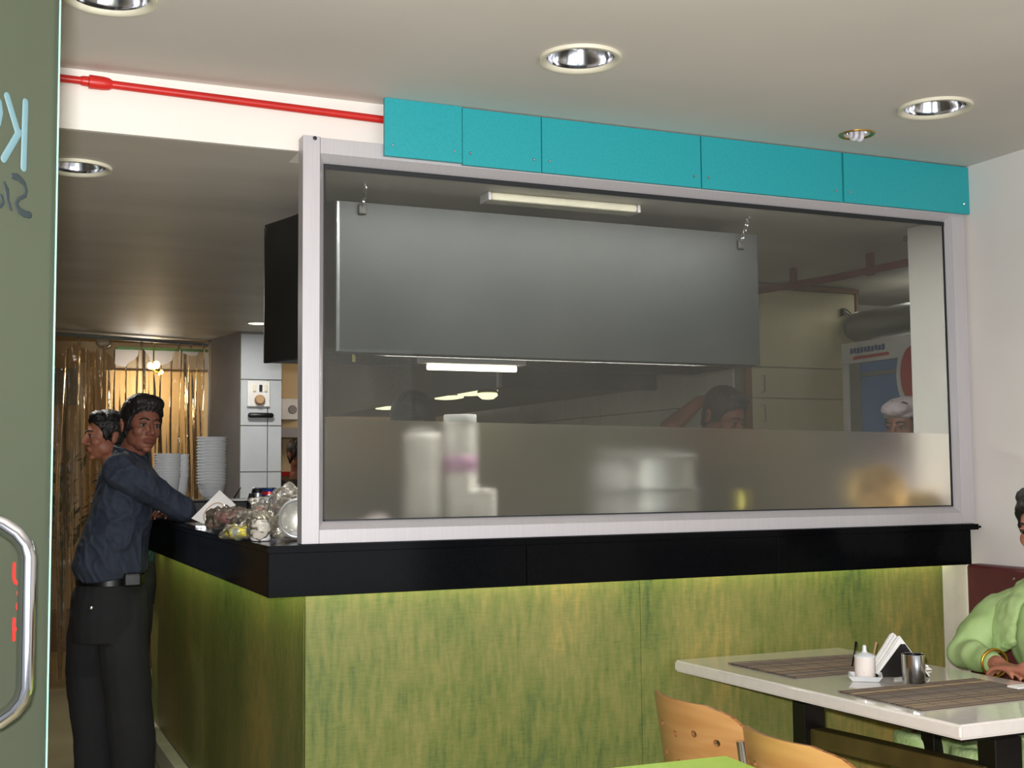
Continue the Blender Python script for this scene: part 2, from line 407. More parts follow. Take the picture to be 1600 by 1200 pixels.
# ================================================================= SERVICE COUNTER
cnt = empty('service_counter', (2, 3.6, 0), 'black granite counter with green and gold panelled base turning the corner', 'counter')
ZT = 1.149; ZB = 1.006
def part(name, bm, m, parent, label=None, smooth=False):
    o = obj(name, bm, m, parent, smooth)
    if label: o['label'] = label
    return o
bm = nb()   # L shaped worktop slab
xe = .752
pts = [(xe, 3.418), (XR-.01, 3.418), (XR-.01, 3.99), (1.32, 3.99), (1.32, 6.75), (xe+.005, 6.75)]
poly(bm, [(x, y, ZT-.02) for x, y in pts], (0, 0, .02))
bmesh.ops.bevel(bm, geom=[e for e in bm.edges if abs(e.verts[0].co.z-e.verts[1].co.z) < .001], offset=.006, segments=2, affect='EDGES')
part('countertop', bm, M['granite'], cnt)
xj = [.757, aY(823, 880, 3.43).x, aY(1215, 860, 3.43).x, 3.288]
for a, b in zip(xj, xj[1:]): part('granite_panel', B(a+.0012, b-.0012, 3.43, 3.452, ZB, ZT-.0205, .0012), M['granite'], cnt)
for a, b in ((3.454, 4.6), (4.6, 5.7), (5.7, 6.74)): part('granite_panel', B(.759, .781, a+.0012, b-.0012, ZB, ZT-.0205, .0012), M['granite'], cnt)
xg = aY(477, 1000, 3.51).x
xs = [xg, aY(1001, 1000, 3.51).x, aY(1476, 1000, 3.51).x]
for a, b in zip(xs, xs[1:]): part('base_panel', B(a+.0008, b-.0008, 3.51, 3.53, .10, ZT-.021), M['green'], cnt)
part('base_panel', B(xg, xg+.02, 3.531, 5.2, .10, ZT-.021), M['green'], cnt)
part('base_panel', B(xg, xg+.02, 5.201, 6.74, .10, ZT-.021), M['green'], cnt)
part('plinth', B(xg-.055, xg, 3.45, 6.74, 0, .095, .004), M['cream'], cnt)
part('plinth', B(xg, XR-.005, 3.44, 3.51, 0, .095, .004), M['cream'], cnt)
part('carcass', B(.92, 1.30, 3.56, 6.70, .0, ZT-.021), M['cream'], cnt)
part('carcass', B(1.305, XR-.02, 3.56, 3.95, .0, ZT-.021), M['cream'], cnt)
# lighting strips hidden behind the granite band
ls = part('light_strip', B(.80, XR-.06, 3.456, 3.470, ZB+.06, ZB+.072), M['cfl'], cnt)
ls = part('light_strip', B(.784, .798, 3.47, 6.7, ZB+.05, ZB+.062), M['cfl'], cnt)
area('under_counter_light', (2.05, 3.476, ZB+.03), (R(35), 0, 0), 2.4, .012, 1.1, (.95, 1, .50))
area('under_counter_light', (.803, 5.0, ZB+.03), (0, R(-35), 0), .012, 3.0, 2.0, (.80, 1, .40))
# white end strip of wall beside the base
tag(obj('trim_4', B(xs[2]+.002, XR-.001, 3.512, 3.55, 0, ZB+.10), M['cream']), kind='structure')

# ================================================================= ALUMINIUM SCREEN (window)
win = empty('window_1', (2.1, 3.47, ZT), kind='structure')
fx0, fx1, fz0, fz1 = .855, 3.322, ZT+.001, 2.322
gx0, gx1, gz0, gz1 = .925, 3.252, 1.212, 2.251
def fr(x0, x1, z0, z1, y0=3.445, y1=3.499): return part('window_frame', B(x0, x1, y0, y1, z0, z1, .0015), M['alu'], win)
jx = aY(500, 500, 3.445).x
fr(fx0, jx-.0005, fz0, fz1)
fr(jx, gx1+.012, gz1+.022, fz1-.003)
fr(jx, gx1+.012, fz0, gz0-.022)
fr(gx1+.0125, fx1, fz0, fz1)
# inner glazing bead, set back and splayed
def bead(a, b, c, d): 
    bm = nb(); poly(bm, [a, b, c, d], (0, .006, 0)); return part('glazing_bead', bm, M['alu'], win)
o_ = dict(x0=jx, x1=gx1+.0125, z0=gz0-.022, z1=gz1+.022); yf, yb = 3.446, 3.478
def splay(a, b, a2, b2):
    bm = nb(); vs = [bm.verts.new(p) for p in (a, b, b2, a2)]; bm.faces.new(vs)
    e = bmesh.ops.extrude_face_region(bm, geom=bm.faces[:]); 
    bmesh.ops.translate(bm, verts=[v for v in e['geom'] if isinstance(v, bmesh.types.BMVert)], vec=(0, .008, 0))
    return part('glazing_bead', bm, M['alu'], win)
X0, X1, Z0, Z1 = o_['x0'], o_['x1'], o_['z0'], o_['z1']
splay((X0, yf, Z1), (X1, yf, Z1), (gx0, yb, gz1), (gx1, yb, gz1))
splay((X0, yf, Z0), (X1, yf, Z0), (gx0, yb, gz0), (gx1, yb, gz0))
splay((X0, yf, Z0), (X0, yf, Z1), (gx0, yb, gz0), (gx0, yb, gz1))
splay((X1, yf, Z0), (X1, yf, Z1), (gx1, yb, gz0), (gx1, yb, gz1))
bm = nb()
for b_ in ((gx0, gx1, gz1-.006, gz1), (gx0, gx1, gz0, gz0+.004), (gx0, gx0+.004, gz0, gz1), (gx1-.005, gx1, gz0, gz1)):
    box(bm, b_[0], b_[1], 3.474, 3.4795, b_[2], b_[3])
box(bm, gx0, gx1, 3.472, 3.474, gz1-.016, gz1-.001)
part('gasket', bm, M['gasket'], win)
zfL, zfR = 1.506, 1.474
bm = nb(); poly(bm, [(gx0, 3.480, zfL), (gx1, 3.480, zfR), (gx1, 3.480, gz1), (gx0, 3.480, gz1)], (0, .001, 0))
part('glass_pane', bm, M['glass'], win)
bm = nb(); poly(bm, [(gx0, 3.480, gz0), (gx1, 3.480, gz0), (gx1, 3.480, zfR), (gx0, 3.480, zfL)], (0, .004, 0))
part('frosted_pane', bm, M['film'], win, 'frosted lower band of the pane')
sc = part('screw', lathe(nb(), [(0, 0), (.006, .0), (.006, .002), (0, .003)], n=12, mtx=Matrix.Translation(aY(492, 216, 3.444)) @ Matrix.Rotation(R(90), 4, 'X')), M['gasket'], win)

# teal fascia boards with joints
fas = empty('trim_5', (2.3, 3.42, 2.27), kind='structure')
tj = [600, 722, 846, 1095, 1316, 1518]
tz0 = 2.279
for i in range(5):
    a = aY(tj[i], 220, 3.43).x+.0012; b = aY(tj[i+1], 250+i*15, 3.43).x-.0012
    if i == 4: b = XR-.001
    dz = (.004, .0, .001, 0, .002)[i]
    p = part('fascia_panel', B(a, b, 3.428-.002*(i == 0), 3.440, tz0-.003*(i > 0)+dz*.3, CZ-.001-.003*(i > 0), .0006), M['teal'], fas)
    for sx in (a+.025, b-.025):
        if i == 0 and sx > a+.1: pass
        s_ = lathe(nb(), [(0, .0035), (.0025, .003), (.0045, .001), (.005, 0)], n=10, mtx=Matrix.Translation((sx, 3.4275, tz0+.035)) @ Matrix.Rotation(R(90), 4, 'X'))
        part('screw', s_, M['chrome'], p)
part('batten', B(1.3, XR-.05, 3.441, 3.499, 2.33, 2.44), M['wood'], fas)

# ================================================================= RED PIPE on the bulkhead
rp = empty('fire_pipe', (.4, 3.47, 2.37), 'glossy red painted pipe running along white bulkhead', 'pipe')
A_ = aY(95, 125, 3.475); A1 = aY(150, 129, 3.475); C_ = aY(598, 187, 3.475)
d_ = (C_-A1).normalized(); far = A_-d_*1.6
part('pipe_run', tube(nb(), [far, A1-d_*.03], .0105, 14), M['red'], rp, smooth=40)
part('pipe_run', tube(nb(), [A1+d_*.02, C_+d_*.35], .0115, 14), M['red'], rp, smooth=40)
part('coupling', tube(nb(), [A1-d_*.04, A1-d_*.034, A1-d_*.02, A1-d_*.018, A1+d_*.018, A1+d_*.034, A1+d_*.042], [.012, .0135, .014, .019, .0185, .0165, .012], 16), M['red'], rp, smooth=40)
for k in (-.6,):
    q = A1+d_*k; part('pipe_clip', B(q.x-.006, q.x+.006, 3.462, 3.499, q.z-.014, q.z+.014, .002), M['red'], rp)

# ================================================================= DOWNLIGHTS
def downlight(x, y, z, r, label, lamp=True):
    t = empty('downlight', (x, y, z), label, 'light', 'large round recessed downlights')
    part('rim', lathe(nb(), [(r*.80, .004), (r*.82, -.004), (r*.9, -.010), (r*.98, -.009), (r*1.0, -.002), (r, 0), (r*.86, 0), (r*.86, .004), (r*.8, .004)], (x, y, z), 40), M['cream'], t, smooth=50)
    part('reflector', lathe(nb(), [(r*.80, .0), (r*.80, .012), (r*.76, .02), (r*.74, .05), (r*.6, .075), (r*.3, .09), (0, .092), (0, .096), (r*.32, .095), (r*.65, .08), (r*.8, .05), (r*.84, .012), (r*.84, .0)], (x, y, z), 40), M['chrome'], t, smooth=50)
    bm = nb()
    for k in (-1, 1):
        tube(bm, [(x-r*.50, y+k*.012, z+.060), (x-.012, y+k*.012, z+.058)], .007, 10)
    part('lamp_tube', bm, M['cfl'], t, smooth=50)
    part('lamp_holder', B(x-r*.74, x-r*.5, y-.024, y+.024, z+.04, z+.068, .003), M['black'], t)
    return t
downlight(*DL[0], CZ, .110, 'large chrome downlight cut off by the top of the view above the red pipe')
downlight(*DL[1], CZ, .112, 'large chrome downlight in the ceiling above the middle of the teal boards')
downlight(*DL[2], CZ, .112, 'large chrome downlight nearest the right wall')
downlight(*LL, KZ, .104, 'large chrome downlight in the lower grey ceiling beside the glass door')
t = empty('small_downlight', (*SL, CZ), 'small gold rimmed downlight with a twin white compact lamp hanging through', 'light')
x, y = SL
part('rim', lathe(nb(), [(.044, .001), (.046, -.002), (.056, -.004), (.059, -.001), (.059, 0), (.044, .001)], (x, y, CZ), 32), M['gold'], t, smooth=50)
part('reflector', lathe(nb(), [(.044, -.001), (.04, .02), (.036, .05), (0, .06), (0, .064), (.039, .054), (.0465, .0)], (x, y, CZ), 32), M['chrome'], t, smooth=50)
for k in (-1, 1):
    q = [(x+k*.012, y-.012, CZ+.05)]+[(x+k*.012, y-.012*math.cos(a), CZ-.006-.012*math.sin(a)) for a in [math.pi*j/8 for j in range(9)]]+[(x+k*.012, y+.012, CZ+.05)]
    part('lamp_tube', tube(nb(), q, .0075, 10), M['cfl'], t, smooth=50)
# small lit downlights of the corridor
for k, (px, py) in enumerate(((403, 504),)):
    q = aZ(px, py, KZ); t = empty('corridor_light', q, 'small lit downlight in grey ceiling beside the tiled pillar', 'light')
    part('rim', lathe(nb(), [(.06, -.001), (.062, -.008), (.078, -.004), (.08, 0), (.06, 0)], q, 24), M['alu'], t, smooth=50)
    part('lens', lathe(nb(), [(0, -.010), (.04, -.009), (.06, -.004), (.06, 0)], q, 24), M['spot'], t, smooth=50)
q = aZ(1412, 420, KZ-.02); q = aY(1408, 422, 5.4)
t = empty('kitchen_spot', q, 'small lit lamp beside the plaster column under dark red pipe', 'light')
part('stem', tube(nb(), [q+V((0, 0, .045)), V((q.x, q.y, KZ-.001))], .006, 8), M['alu'], t)
part('housing', lathe(nb(), [(0, .05), (.03, .05), (.045, .02), (.05, 0), (.045, 0)], q, 20), M['alu'], t, smooth=50)
part('lens', lathe(nb(), [(0, -.008), (.03, -.006), (.044, .001)], q, 20), M['tube'], t, smooth=50)

# ================================================================= KITCHEN INTERIOR
def quad_box(bm, f0, f1, b0, b1, z0, z1, lip=0):
    """box whose plan is a free quadrilateral f0->f1->b1->b0"""
    poly(bm, [(*f0, z0), (*f1, z0), (*b1, z0), (*b0, z0)], (0, 0, z1-z0)); return bm
hd = empty('extractor_hood', (1.9, 4.1, 1.74), 'large grey steel extractor hood hanging by chains above the kitchen pass', 'hood')
hx0, hx1, hz0, hz1 = 1.07, 2.708, 1.742, 2.236
part('front_panel', quad_box(nb(), (hx0+.012, 3.87), (hx1, 3.87), (hx0+.012, 3.885), (hx1, 3.885), hz0, hz1), M['hood'], hd)
part('corner_strip', B(hx0, hx0+.012, 3.866, 3.90, hz0, hz1, .003), M['steel'], hd)
part('side_panel', poly(nb(), [(hx0, 3.886, hz0), (hx0-.132, 4.33, hz0-.003), (hx0-.132, 4.33, hz1-.05), (hx0-.127, 4.31, hz1-.01), (hx0-.055, 4.07, hz1), (hx0-.03, 3.98, hz1+.012), (hx0, 3.886, hz1)], (.012, .003, 0)), M['hood_dark'], hd)
part('side_panel', poly(nb(), [(hx1-.012, 3.886, hz0), (hx1-.012, 4.34, hz0), (hx1-.012, 4.34, hz1), (hx1-.012, 3.886, hz1)], (.012, 0, 0)), M['hood'], hd)
part('top_panel', poly(nb(), [(hx0, 3.886, hz1-.01), (hx1, 3.886, hz1-.01), (hx1, 4.34, hz1-.01), (hx0-.13, 4.34, hz1-.01)], (0, 0, .008)), M['hood'], hd)
part('back_panel', B(hx0-.13, hx1, 4.335, 4.35, hz0, hz1-.012), M['hood_dark'], hd)
bm = nb()
for a in range(7):
    x0 = hx0+.03+a*.235; box(bm, x0, x0+.20, 3.93, 4.32, hz0+.03, hz0+.045)
part('grease_filter', bm, M['hood_dark'], hd, 'dark grease filters under the hood')
bm = nb(); box(bm, hx0+.003, hx1-.02, 3.887, 3.915, hz0-.006, hz0); part('gutter', bm, M['hood_dark'], hd)
q = aY(553, 560, 3.89)
part('drain_nozzle', tube(nb(), [(q.x, 3.90, hz0-.004), (q.x, 3.90, hz0-.03)], .007, 12), M['brass'], hd, smooth=40)
for px, py in ((566, 322), (1157, 378)):
    q = aY(px, py, 3.865)
    part('bracket', B(q.x-.014, q.x+.014, 3.857, 3.869, q.z-.028, q.z+.005, .003), M['hood_dark'], hd)
    bm = nb(); zt = KZ; n = 6; z = q.z
    k = 0
    while z < zt-.005:
        c = V((q.x, 3.85-(z-q.z)*.6, z+.012)); ax = V((1, 0, 0)) if k % 2 else V((0, 1, 0))
        tube(bm, [c+ax*(.006*math.cos(a))+V((0, 0, .015*math.sin(a))) for a in [2*math.pi*j/12 for j in range(12)]], .0022, 6, closed=True)
        z += .022; k += 1
    part('chain', bm, M['chrome'], hd, smooth=60)
# tube light fixed under the hood
tl = empty('hood_tube_light', (1.65, 4.15, hz0), 'lit fluorescent tube fitting under the steel hood', 'light')
a = aY(668, 577, 4.15); b = aY(806, 579, 4.15)
part('housing', B(a.x-.05, b.x+.03, 4.12, 4.18, 1.738, 1.765, .004), M['alu'], tl)
part('tube', tube(nb(), [(a.x, 4.15, 1.726), (b.x, 4.15, 1.726)], .011, 12), M['tube'], tl, smooth=40)
area('hood_light', ((a.x+b.x)/2+.3, 4.12, 1.71), (R(-22), 0, 0), 1.3, .08, 15, (1, .97, .9))
# unlit batten light on the kitchen ceiling
a = aZ(744, 312, KZ); b = aZ(970, 330, KZ)
bt = empty('ceiling_batten_light', ((a.x+b.x)/2, 3.82, KZ), 'cream batten light fitting on the ceiling above the hood', 'light')
part('diffuser', B(a.x, b.x, 3.77, 3.845, KZ-.028, KZ-.001, .008), M['cream'], bt)
part('end_cap', B(a.x-.012, a.x, 3.768, 3.847, KZ-.03, KZ-.001, .003), M['alu'], bt)
part('end_cap', B(b.x, b.x+.012, 3.768, 3.847, KZ-.03, KZ-.001, .003), M['alu'], bt)

# rear cooking hood running away from the view
h2 = empty('rear_cooking_hood', (3.0, 7, 1.78), 'long dark cooking hood with small lit spots running back along the tiled kitchen wall', 'hood')
yh = 5.75; xa = aY(783, 605, yh).x; zb_ = 1.785
part('front_panel', B(xa+.004, 3.36, yh, yh+.02, zb_-.002, zb_+.10, .002), M['hood'], h2)
part('corner_strip', B(xa-.014, xa+.002, yh-.004, yh+.03, zb_-.004, zb_+.10), M['steel'], h2)
part('side_panel', B(xa-.01, xa+.006, yh+.03, 9.3, zb_, KZ-.002), M['hood_dark'], h2)
part('underside', B(xa+.01, 3.36, yh+.03, 9.3, zb_+.01, zb_+.03), M['hood_dark'], h2)
part('plenum', B(xa+.03, 3.35, yh+.025, yh+.05, zb_+.1, KZ-.003), M['hood_dark'], h2)
for px, py in ((542, 637), (598, 629), (655, 621), (707, 615), (742, 613)):
    q = aZ(px, py, zb_+.004)
    sx, sy = .075, .24
    t_ = part('spot_lamp', lathe(nb(), [(0, -.006), (.6, -.005), (1, .0), (1, .008), (0, .008)], (0, 0, 0), 16, Matrix.Translation((max(q.x, xa+.11), q.y, zb_+.002)) @ Matrix.Diagonal((sx, sy*.6, 1, 1))), M['spot'], h2)
q = aY(762, 616, 5.85)
gl = empty('wok_lamp', q, 'oval yellowish glass lamp hanging at the near corner of the rear hood', 'light')
part('globe', lathe(nb(), [(0, -.028), (.03, -.025), (.052, -.008), (.05, .004), (.03, .014), (0, .016)], q, 20), M['spot'], gl, smooth=50)
part('collar', lathe(nb(), [(0, .012), (.05, .006), (.056, .012), (.045, .024), (0, .026)], q, 20), M['brass'], gl, smooth=50)

# tiled kitchen wall (runs back on the right)
def tiled(name, origin, u, v, n, nu, nv, tu, tv, gap, m, th=.01, base_th=.05, skip=None):
    """wall section of separate tiles. origin corner, u/v unit vectors, n outward normal"""
    origin, u, v, n = V(origin), V(u), V(v), V(n)
    w_ = empty(name, origin, kind='structure')
    bm = nb(); poly(bm, [origin, origin+u*nu*tu, origin+u*nu*tu+v*nv*tv, origin+v*nv*tv], -n*base_th); part('backing', bm, M['grout'], w_)
    bm = nb(); poly(bm, [V((0, 0, 0)), u*(tu-gap), u*(tu-gap)+v*(tv-gap), v*(tv-gap)], n*th)
    bmesh.ops.recalc_face_normals(bm, faces=bm.faces); me = bpy.data.meshes.new('tile'); bm.to_mesh(me); bm.free(); me.materials.append(m)
    for i in range(nu):
        for j in range(nv):
            o = bpy.data.objects.new('tile', me); COL.objects.link(o); o.parent = w_
            o.location = u*(i*tu+gap/2)+v*(j*tv+gap/2)+n*random.uniform(-.0006, .0006)
    return w_
tiled('wall_tiled', (aY(1173, 600, 5.12).x-.085, 5.13, 1.09), (0, 1, 0), (0, 0, 1), (-1, 0, 0), 17, 3, .235, .295, .006, M['tile2'])
tag(obj('wall_kitchen_side', B(3.552, 3.62, 5.52, 9.3, 0, KZ), M['greywall']), kind='structure')
# tiled pillar of the corridor
PA = aZ(373, 520, KZ); PB = aZ(436, 523, KZ); PC = aZ(327, 532, KZ)
pw = PB.x-PA.x
zr = aY(400, 593, 8.1).z; th_ = zr-aY(400, 665, 8.1).z
wt = empty('pillar_tiled', (PA.x, 8.12, 0), kind='structure')
xm = aY(418, 700, 8.11).x
part('core', poly(nb(), [(PA.x, 8.125, 0), (PB.x, 8.125, 0), (PB.x, 8.75, 0), (PA.x, 8.75, 0)], (0, 0, KZ-.002)), M['grout'], wt)
part('plaster_face', poly(nb(), [(PA.x, 8.123, 0), (PC.x, 8.64, 0), (PC.x, 8.755, 0), (PA.x-.003, 8.755, 0)], (0, 0, KZ-.001)), M['greywall'], wt)
z = zr
while z > .4: z -= th_
zz = z
while zz < KZ:
    z1 = min(zz+th_, KZ-.002)
    cols = ((PA.x, PB.x),) if zz > zr-.02 else ((PA.x, xm), (xm, PB.x))
    for a, b in cols: part('tile', B(a+.003, b-.003, 8.112, 8.1245, zz+.003, z1-.003, .001), M['tile'], wt)
    zz += th_
# switch plate, knob and black holder on the tiled pillar
q = aY(404, 612, 8.1)
sp = empty('switch_board', q, 'white switch board with round tan knob on the tiled pillar', 'switch')
part('plate', B(q.x-.075, q.x+.075, 8.093, 8.111, q.z-.10, q.z+.07, .006), M['paper'], sp)
for k, m_ in ((-.03, 'cream'), (.012, 'black'), (.045, 'cream')):
    part('rocker', B(q.x+k-.010, q.x+k+.010, 8.083, 8.092, q.z+.0, q.z+.045, .003), M[m_], sp)
part('knob', lathe(nb(), [(0, .03), (.025, .028), (.034, .015), (.034, 0), (0, 0)], n=20, mtx=Matrix.Translation((q.x+.005, 8.092, q.z-.055)) @ Matrix.Rotation(R(90), 4, 'X')), M['tan'], sp, smooth=50)
q = aY(407, 649, 8.1)
bm = nb()
hp = [(q.x-.072, 8.09, q.z), (q.x+.072, 8.09, q.z)]
tube(bm, [V(hp[0])-V((.012, 0, 0)), hp[0], hp[1], V(hp[1])+V((.012, 0, 0))], [.008, .017, .017, .008], 14)
tag(obj('wall_holder', bm, M['black'], smooth=50), 'long black oval holder on tiled pillar below the switch board', 'holder')

# dark red pipes in the kitchen
pr = empty('kitchen_pipe', (4, 4.5, 2.2), 'dark red pipe bending down beside the plaster column', 'pipe')
c0 = aY(1430, 300, 3.86); c1 = aY(1430, 362, 3.86); c2 = aY(1405, 376, 4.2)
part('pipe_run', tube(nb(), [(c1.x, 3.86, KZ), c1], .013, 12), M['pipe_dark'], pr, smooth=40)
part('elbow', tube(nb(), [c1+V((0, 0, .03)), c1, c1+V((-.01, .03, -.012)), c2], [.018, .019, .019, .018], 12), M['pipe_dark'], pr, smooth=40)
part('end_fitting', tube(nb(), [c2, c2+V((-.02, .06, .0))], [.024, .024], 12), M['pipe_dark'], pr, smooth=40)
pr2 = empty('ceiling_pipe', (3.5, 4.5, 2.2), 'dark red pipe slanting under the kitchen ceiling above cream cupboards', 'pipe')
part('pipe_run', tube(nb(), [aZ(1180, 455, 2.21), aZ(1300, 435, 2.21), aZ(1422, 409, 2.21)], .017, 12), M['pipe_dark'], pr2, smooth=40)
for px, py in ((1240, 445), (1360, 423)):
    q = aZ(px, py, 2.21); part('hanger', B(q.x-.008, q.x+.008, q.y-.02, q.y+.02, q.z-.02, KZ-.001), M['pipe_dark'], pr2)

# cream cupboards facing the glass
yc = 5.12; cx0 = aY(1173, 600, yc).x; cx1 = aY(1336, 470, yc).x
cb = empty('kitchen_cupboard', ((cx0+cx1)/2, yc+.2, 0), 'tall cream cupboard with bar handles behind the screen', 'cupboard')
part('body', B(cx0, cx1, yc+.02, yc+.39, 0, KZ-.01), M['cabinet'], cb)
part('edge_trim', B(cx0-.034, cx0-.0005, yc-.012, yc+.019, 0, KZ-.01), M['wood'], cb)
part('edge_trim', B(cx0, cx1+.02, yc-.01, yc+.02, KZ-.03, KZ-.008), M['wood'], cb)
part('edge_trim', B(cx1, cx1+.014, yc-.01, yc+.38, aY(1336, 560, yc).z, KZ-.03), M['wood'], cb)
zs = [0.1, aY(1240, 670, yc).z-.33, aY(1240, 623, yc).z, aY(1240, 575, yc).z, KZ-.032]
for i, (a, b) in enumerate(zip(zs, zs[1:])):
    d = part('door', B(cx0+.004, cx1-.004, yc, yc+.019, a+.003, b-.003, .002), M['cabinet'], cb)
    if i in (1, 2):
        hz = (aY(1190, 600, yc).z if i == 2 else aY(1190, 646, yc).z); hx = aY(1190, 600, yc).x
        part('handle', tube(nb(), [(hx, yc, hz-.04), (hx, yc-.028, hz-.04), (hx, yc-.028, hz+.04), (hx, yc, hz+.04)], .0045, 8), M['chrome'], d, smooth=40)
q = aY(1325, 490, yc-.02)
rk = empty('wall_bracket', q, 'small dark metal bracket arms at the top of cream cupboard', 'bracket')
part('arm', tube(nb(), [q+V((-.03, 0, .01)), q+V((.07, 0, -.035))], .004, 8), M['blackmetal'], rk)
part('arm', tube(nb(), [q+V((-.02, -.01, .02)), q+V((.06, .0, -.03))], .003, 8), M['blackmetal'], rk)
part('clamp', B(q.x-.035, q.x-.02, q.y-.01, q.y+.02, q.z-.012, q.z+.026, .002), M['blackmetal'], rk)

# display fridge on the right side of the kitchen, its glass front facing left
xf = 4.0; qf = aX(1316, 538, xf); fz = qf.z; y1f = qf.y; y0f = y1f-.72
fg = empty('display_fridge', (xf+.3, y0f+.36, 0), 'glass fronted drinks fridge glowing blue with white header', 'fridge')
part('cabinet', B(xf+.03, xf+.62, y0f, y1f, 0.02, fz-.005), M['paper'], fg)
part('header', B(xf-.008, xf+.03, y0f, y1f, fz-.105, fz, .005), M['paper'], fg)
part('door_frame', B(xf-.004, xf+.03, y1f-.045, y1f, .1, fz-.106), M['paper'], fg)
part('door_frame', B(xf-.004, xf+.03, y0f, y0f+.045, .1, fz-.106), M['paper'], fg)
part('door_frame', B(xf-.004, xf+.03, y0f+.046, y1f-.046, .1, .2), M['paper'], fg)
part('interior', B(xf+.012, xf+.03, y0f+.046, y1f-.046, .2, fz-.106), M['blue'], fg)
part('inner_wall', B(xf+.002, xf+.011, y1f-.125, y1f-.046, .2, fz-.107), M['steel'], fg)
for k in range(3): part('shelf', B(xf+.002, xf+.011, y0f+.05, y1f-.13, fz-.175-.38*k, fz-.155-.38*k), M['steel'], fg)
def fpt(py_, z_, d_=.011): return V((xf-d_, py_, z_))
bm = nb()
for k in range(10):
    y_ = y1f-.07-k*.026; poly(bm, [fpt(y_, fz-.056+.004*math.sin(k*2)), fpt(y_-.020, fz-.056), fpt(y_-.023, fz-.032), fpt(y_-.005, fz-.029+.003*math.sin(k*3))], (.0015, 0, 0))
part('header_print', bm, M['blue_can'], fg, 'blue lettering on white header')
bm = nb(); poly(bm, [fpt(y1f-.09, fz-.088), fpt(y1f-.36, fz-.085), fpt(y1f-.35, fz-.070), fpt(y1f-.10, fz-.071)], (.0015, 0, 0)); part('header_stripe', bm, M['red_can'], fg, 'red stripe under lettering')
qs = aX(1421, 585, xf-.006)
bm = nb(); poly(bm, [V((xf-.006, qs.y+.0+.09*math.cos(a), qs.z+.15*math.sin(a))) for a in [R(-80+k*16) for k in range(11)]]+[V((xf-.006, qs.y-.12, qs.z+.15)), V((xf-.006, qs.y-.12, qs.z-.15))], (.002, 0, 0))
part('sticker_border', bm, M['paper'], fg, 'white curved border of sticker')
bm = nb(); poly(bm, [V((xf-.009, qs.y-.03+.09*math.cos(a), qs.z+.135*math.sin(a))) for a in [R(-80+k*16) for k in range(11)]]+[V((xf-.009, qs.y-.12, qs.z+.135)), V((xf-.009, qs.y-.12, qs.z-.135))], (.002, 0, 0))
part('sticker', bm, M['red_can'], fg, 'curved red sticker')
# silver duct over the fridge
p0 = aX(1338, 512, xf+.16); p1 = V((xf+.16, p0.y-1.2, p0.z+.01))
du = empty('flexible_duct', (p0.x, p0.y-.5, p0.z), 'shiny silver ribbed duct above the drinks fridge', 'duct')
n = 70; pts_ = [p0.lerp(p1, k/n) for k in range(n+1)]
part('hose', tube(nb(), pts_, [(.074+.003*(k % 2)) for k in range(n+1)], 24), M['steel'], du, smooth=60)
part('collar', tube(nb(), [p0+V((0, .03, 0)), p0-V((0, .02, 0))], [.06, .080], 24), M['steel'], du, smooth=40)

# dark prep wall under the rear: low units seen blurred
tag(obj('prep_counter', B(1.4, 2.9, 5.6, 6.2, 0, .9, .01), M['steel']), 'steel preparation counter standing behind the kitchen staff', 'counter')

# ================================================================= BACK ROOM seen past the pillar and through the curtain
q = aY(452, 640, 10.9)
ac = empty('wall_unit', q, 'white wall unit with round dial on the ochre back wall', 'appliance')
part('body', B(q.x-.10, q.x+.13, 10.9, 11.09, q.z-.09, q.z+.10, .01), M['paper'], ac)
part('dial', lathe(nb(), [(0, .01), (.035, .01), (.04, 0)], n=18, mtx=Matrix.Translation((q.x+.03, 10.898, q.z)) @ Matrix.Rotation(R(90), 4, 'X')), M['greywall'], ac)
a = aY(430, 668, 10.7); b = aY(520, 684, 10.7)
tag(obj('wall_shelf', B(a.x-.1, b.x+.4, 10.7, 11.09, b.z, a.z, .004), M['greywall']), 'grey shelf ledge along the ochre wall behind the pillar', 'shelf')
a = aY(434, 737, 9.6); b = aY(434, 744, 9.6)
bn = empty('red_edged_bench', (a.x+.4, 9.8, 0), 'brown bench back with a red top edge beyond the tiled pillar', 'bench')
part('back', B(a.x, a.x+1.2, 9.6, 9.65, 0, b.z), M['wood'], bn)
part('edge', B(a.x, a.x+1.2, 9.59, 9.66, b.z, a.z, .004), M['red_can'], bn)
part('seat', B(a.x, a.x+1.2, 9.66, 10.1, .4, .46, .01), M['wood'], bn)
# dark picture and plant behind the curtain
a = aY(84, 575, 11.05); b = aY(122, 632, 11.05)
pic = empty('dark_panel', ((a.x+b.x)/2, 10.9, b.z), 'dark purple panel seen through the plastic curtain on the left', 'panel')
part('board', B(a.x-.35, b.x-.01, 11.05, 11.099, b.z, a.z), M['dark_glass'], pic)
part('frame', B(b.x-.01, b.x+.06, 11.03, 11.099, b.z-1.2, a.z+.05), M['paper'], pic)
pl = empty('potted_plant', (aY(100, 700, 10.4).x, 10.4, 0), 'leafy green plant behind the curtain below the dark panel', 'plant')
cx = aY(100, 700, 10.4).x
part('pot', lathe(nb(), [(0, .0), (.12, 0), (.16, .3), (.15, .3), (0, .27)], (cx, 10.4, 0), 20), M['wood'], pl)
bm = nb()
for k in range(120):
    a_ = random.uniform(0, 6.28); e = random.uniform(-.2, 1.3); L_ = random.uniform(.3, .9)
    c = V((cx, 10.4, .75))+V((math.cos(a_)*.28*random.random(), math.sin(a_)*.28*random.random(), random.uniform(0, .75)))
    d = V((math.cos(a_)*math.cos(e), math.sin(a_)*math.cos(e), math.sin(e))); s = d.cross(V((0, 0, 1))).normalized()*.028
    vs = [bm.verts.new(p) for p in (c, c+d*.07+s, c+d*.16, c+d*.07-s)]; bm.faces.new(vs)
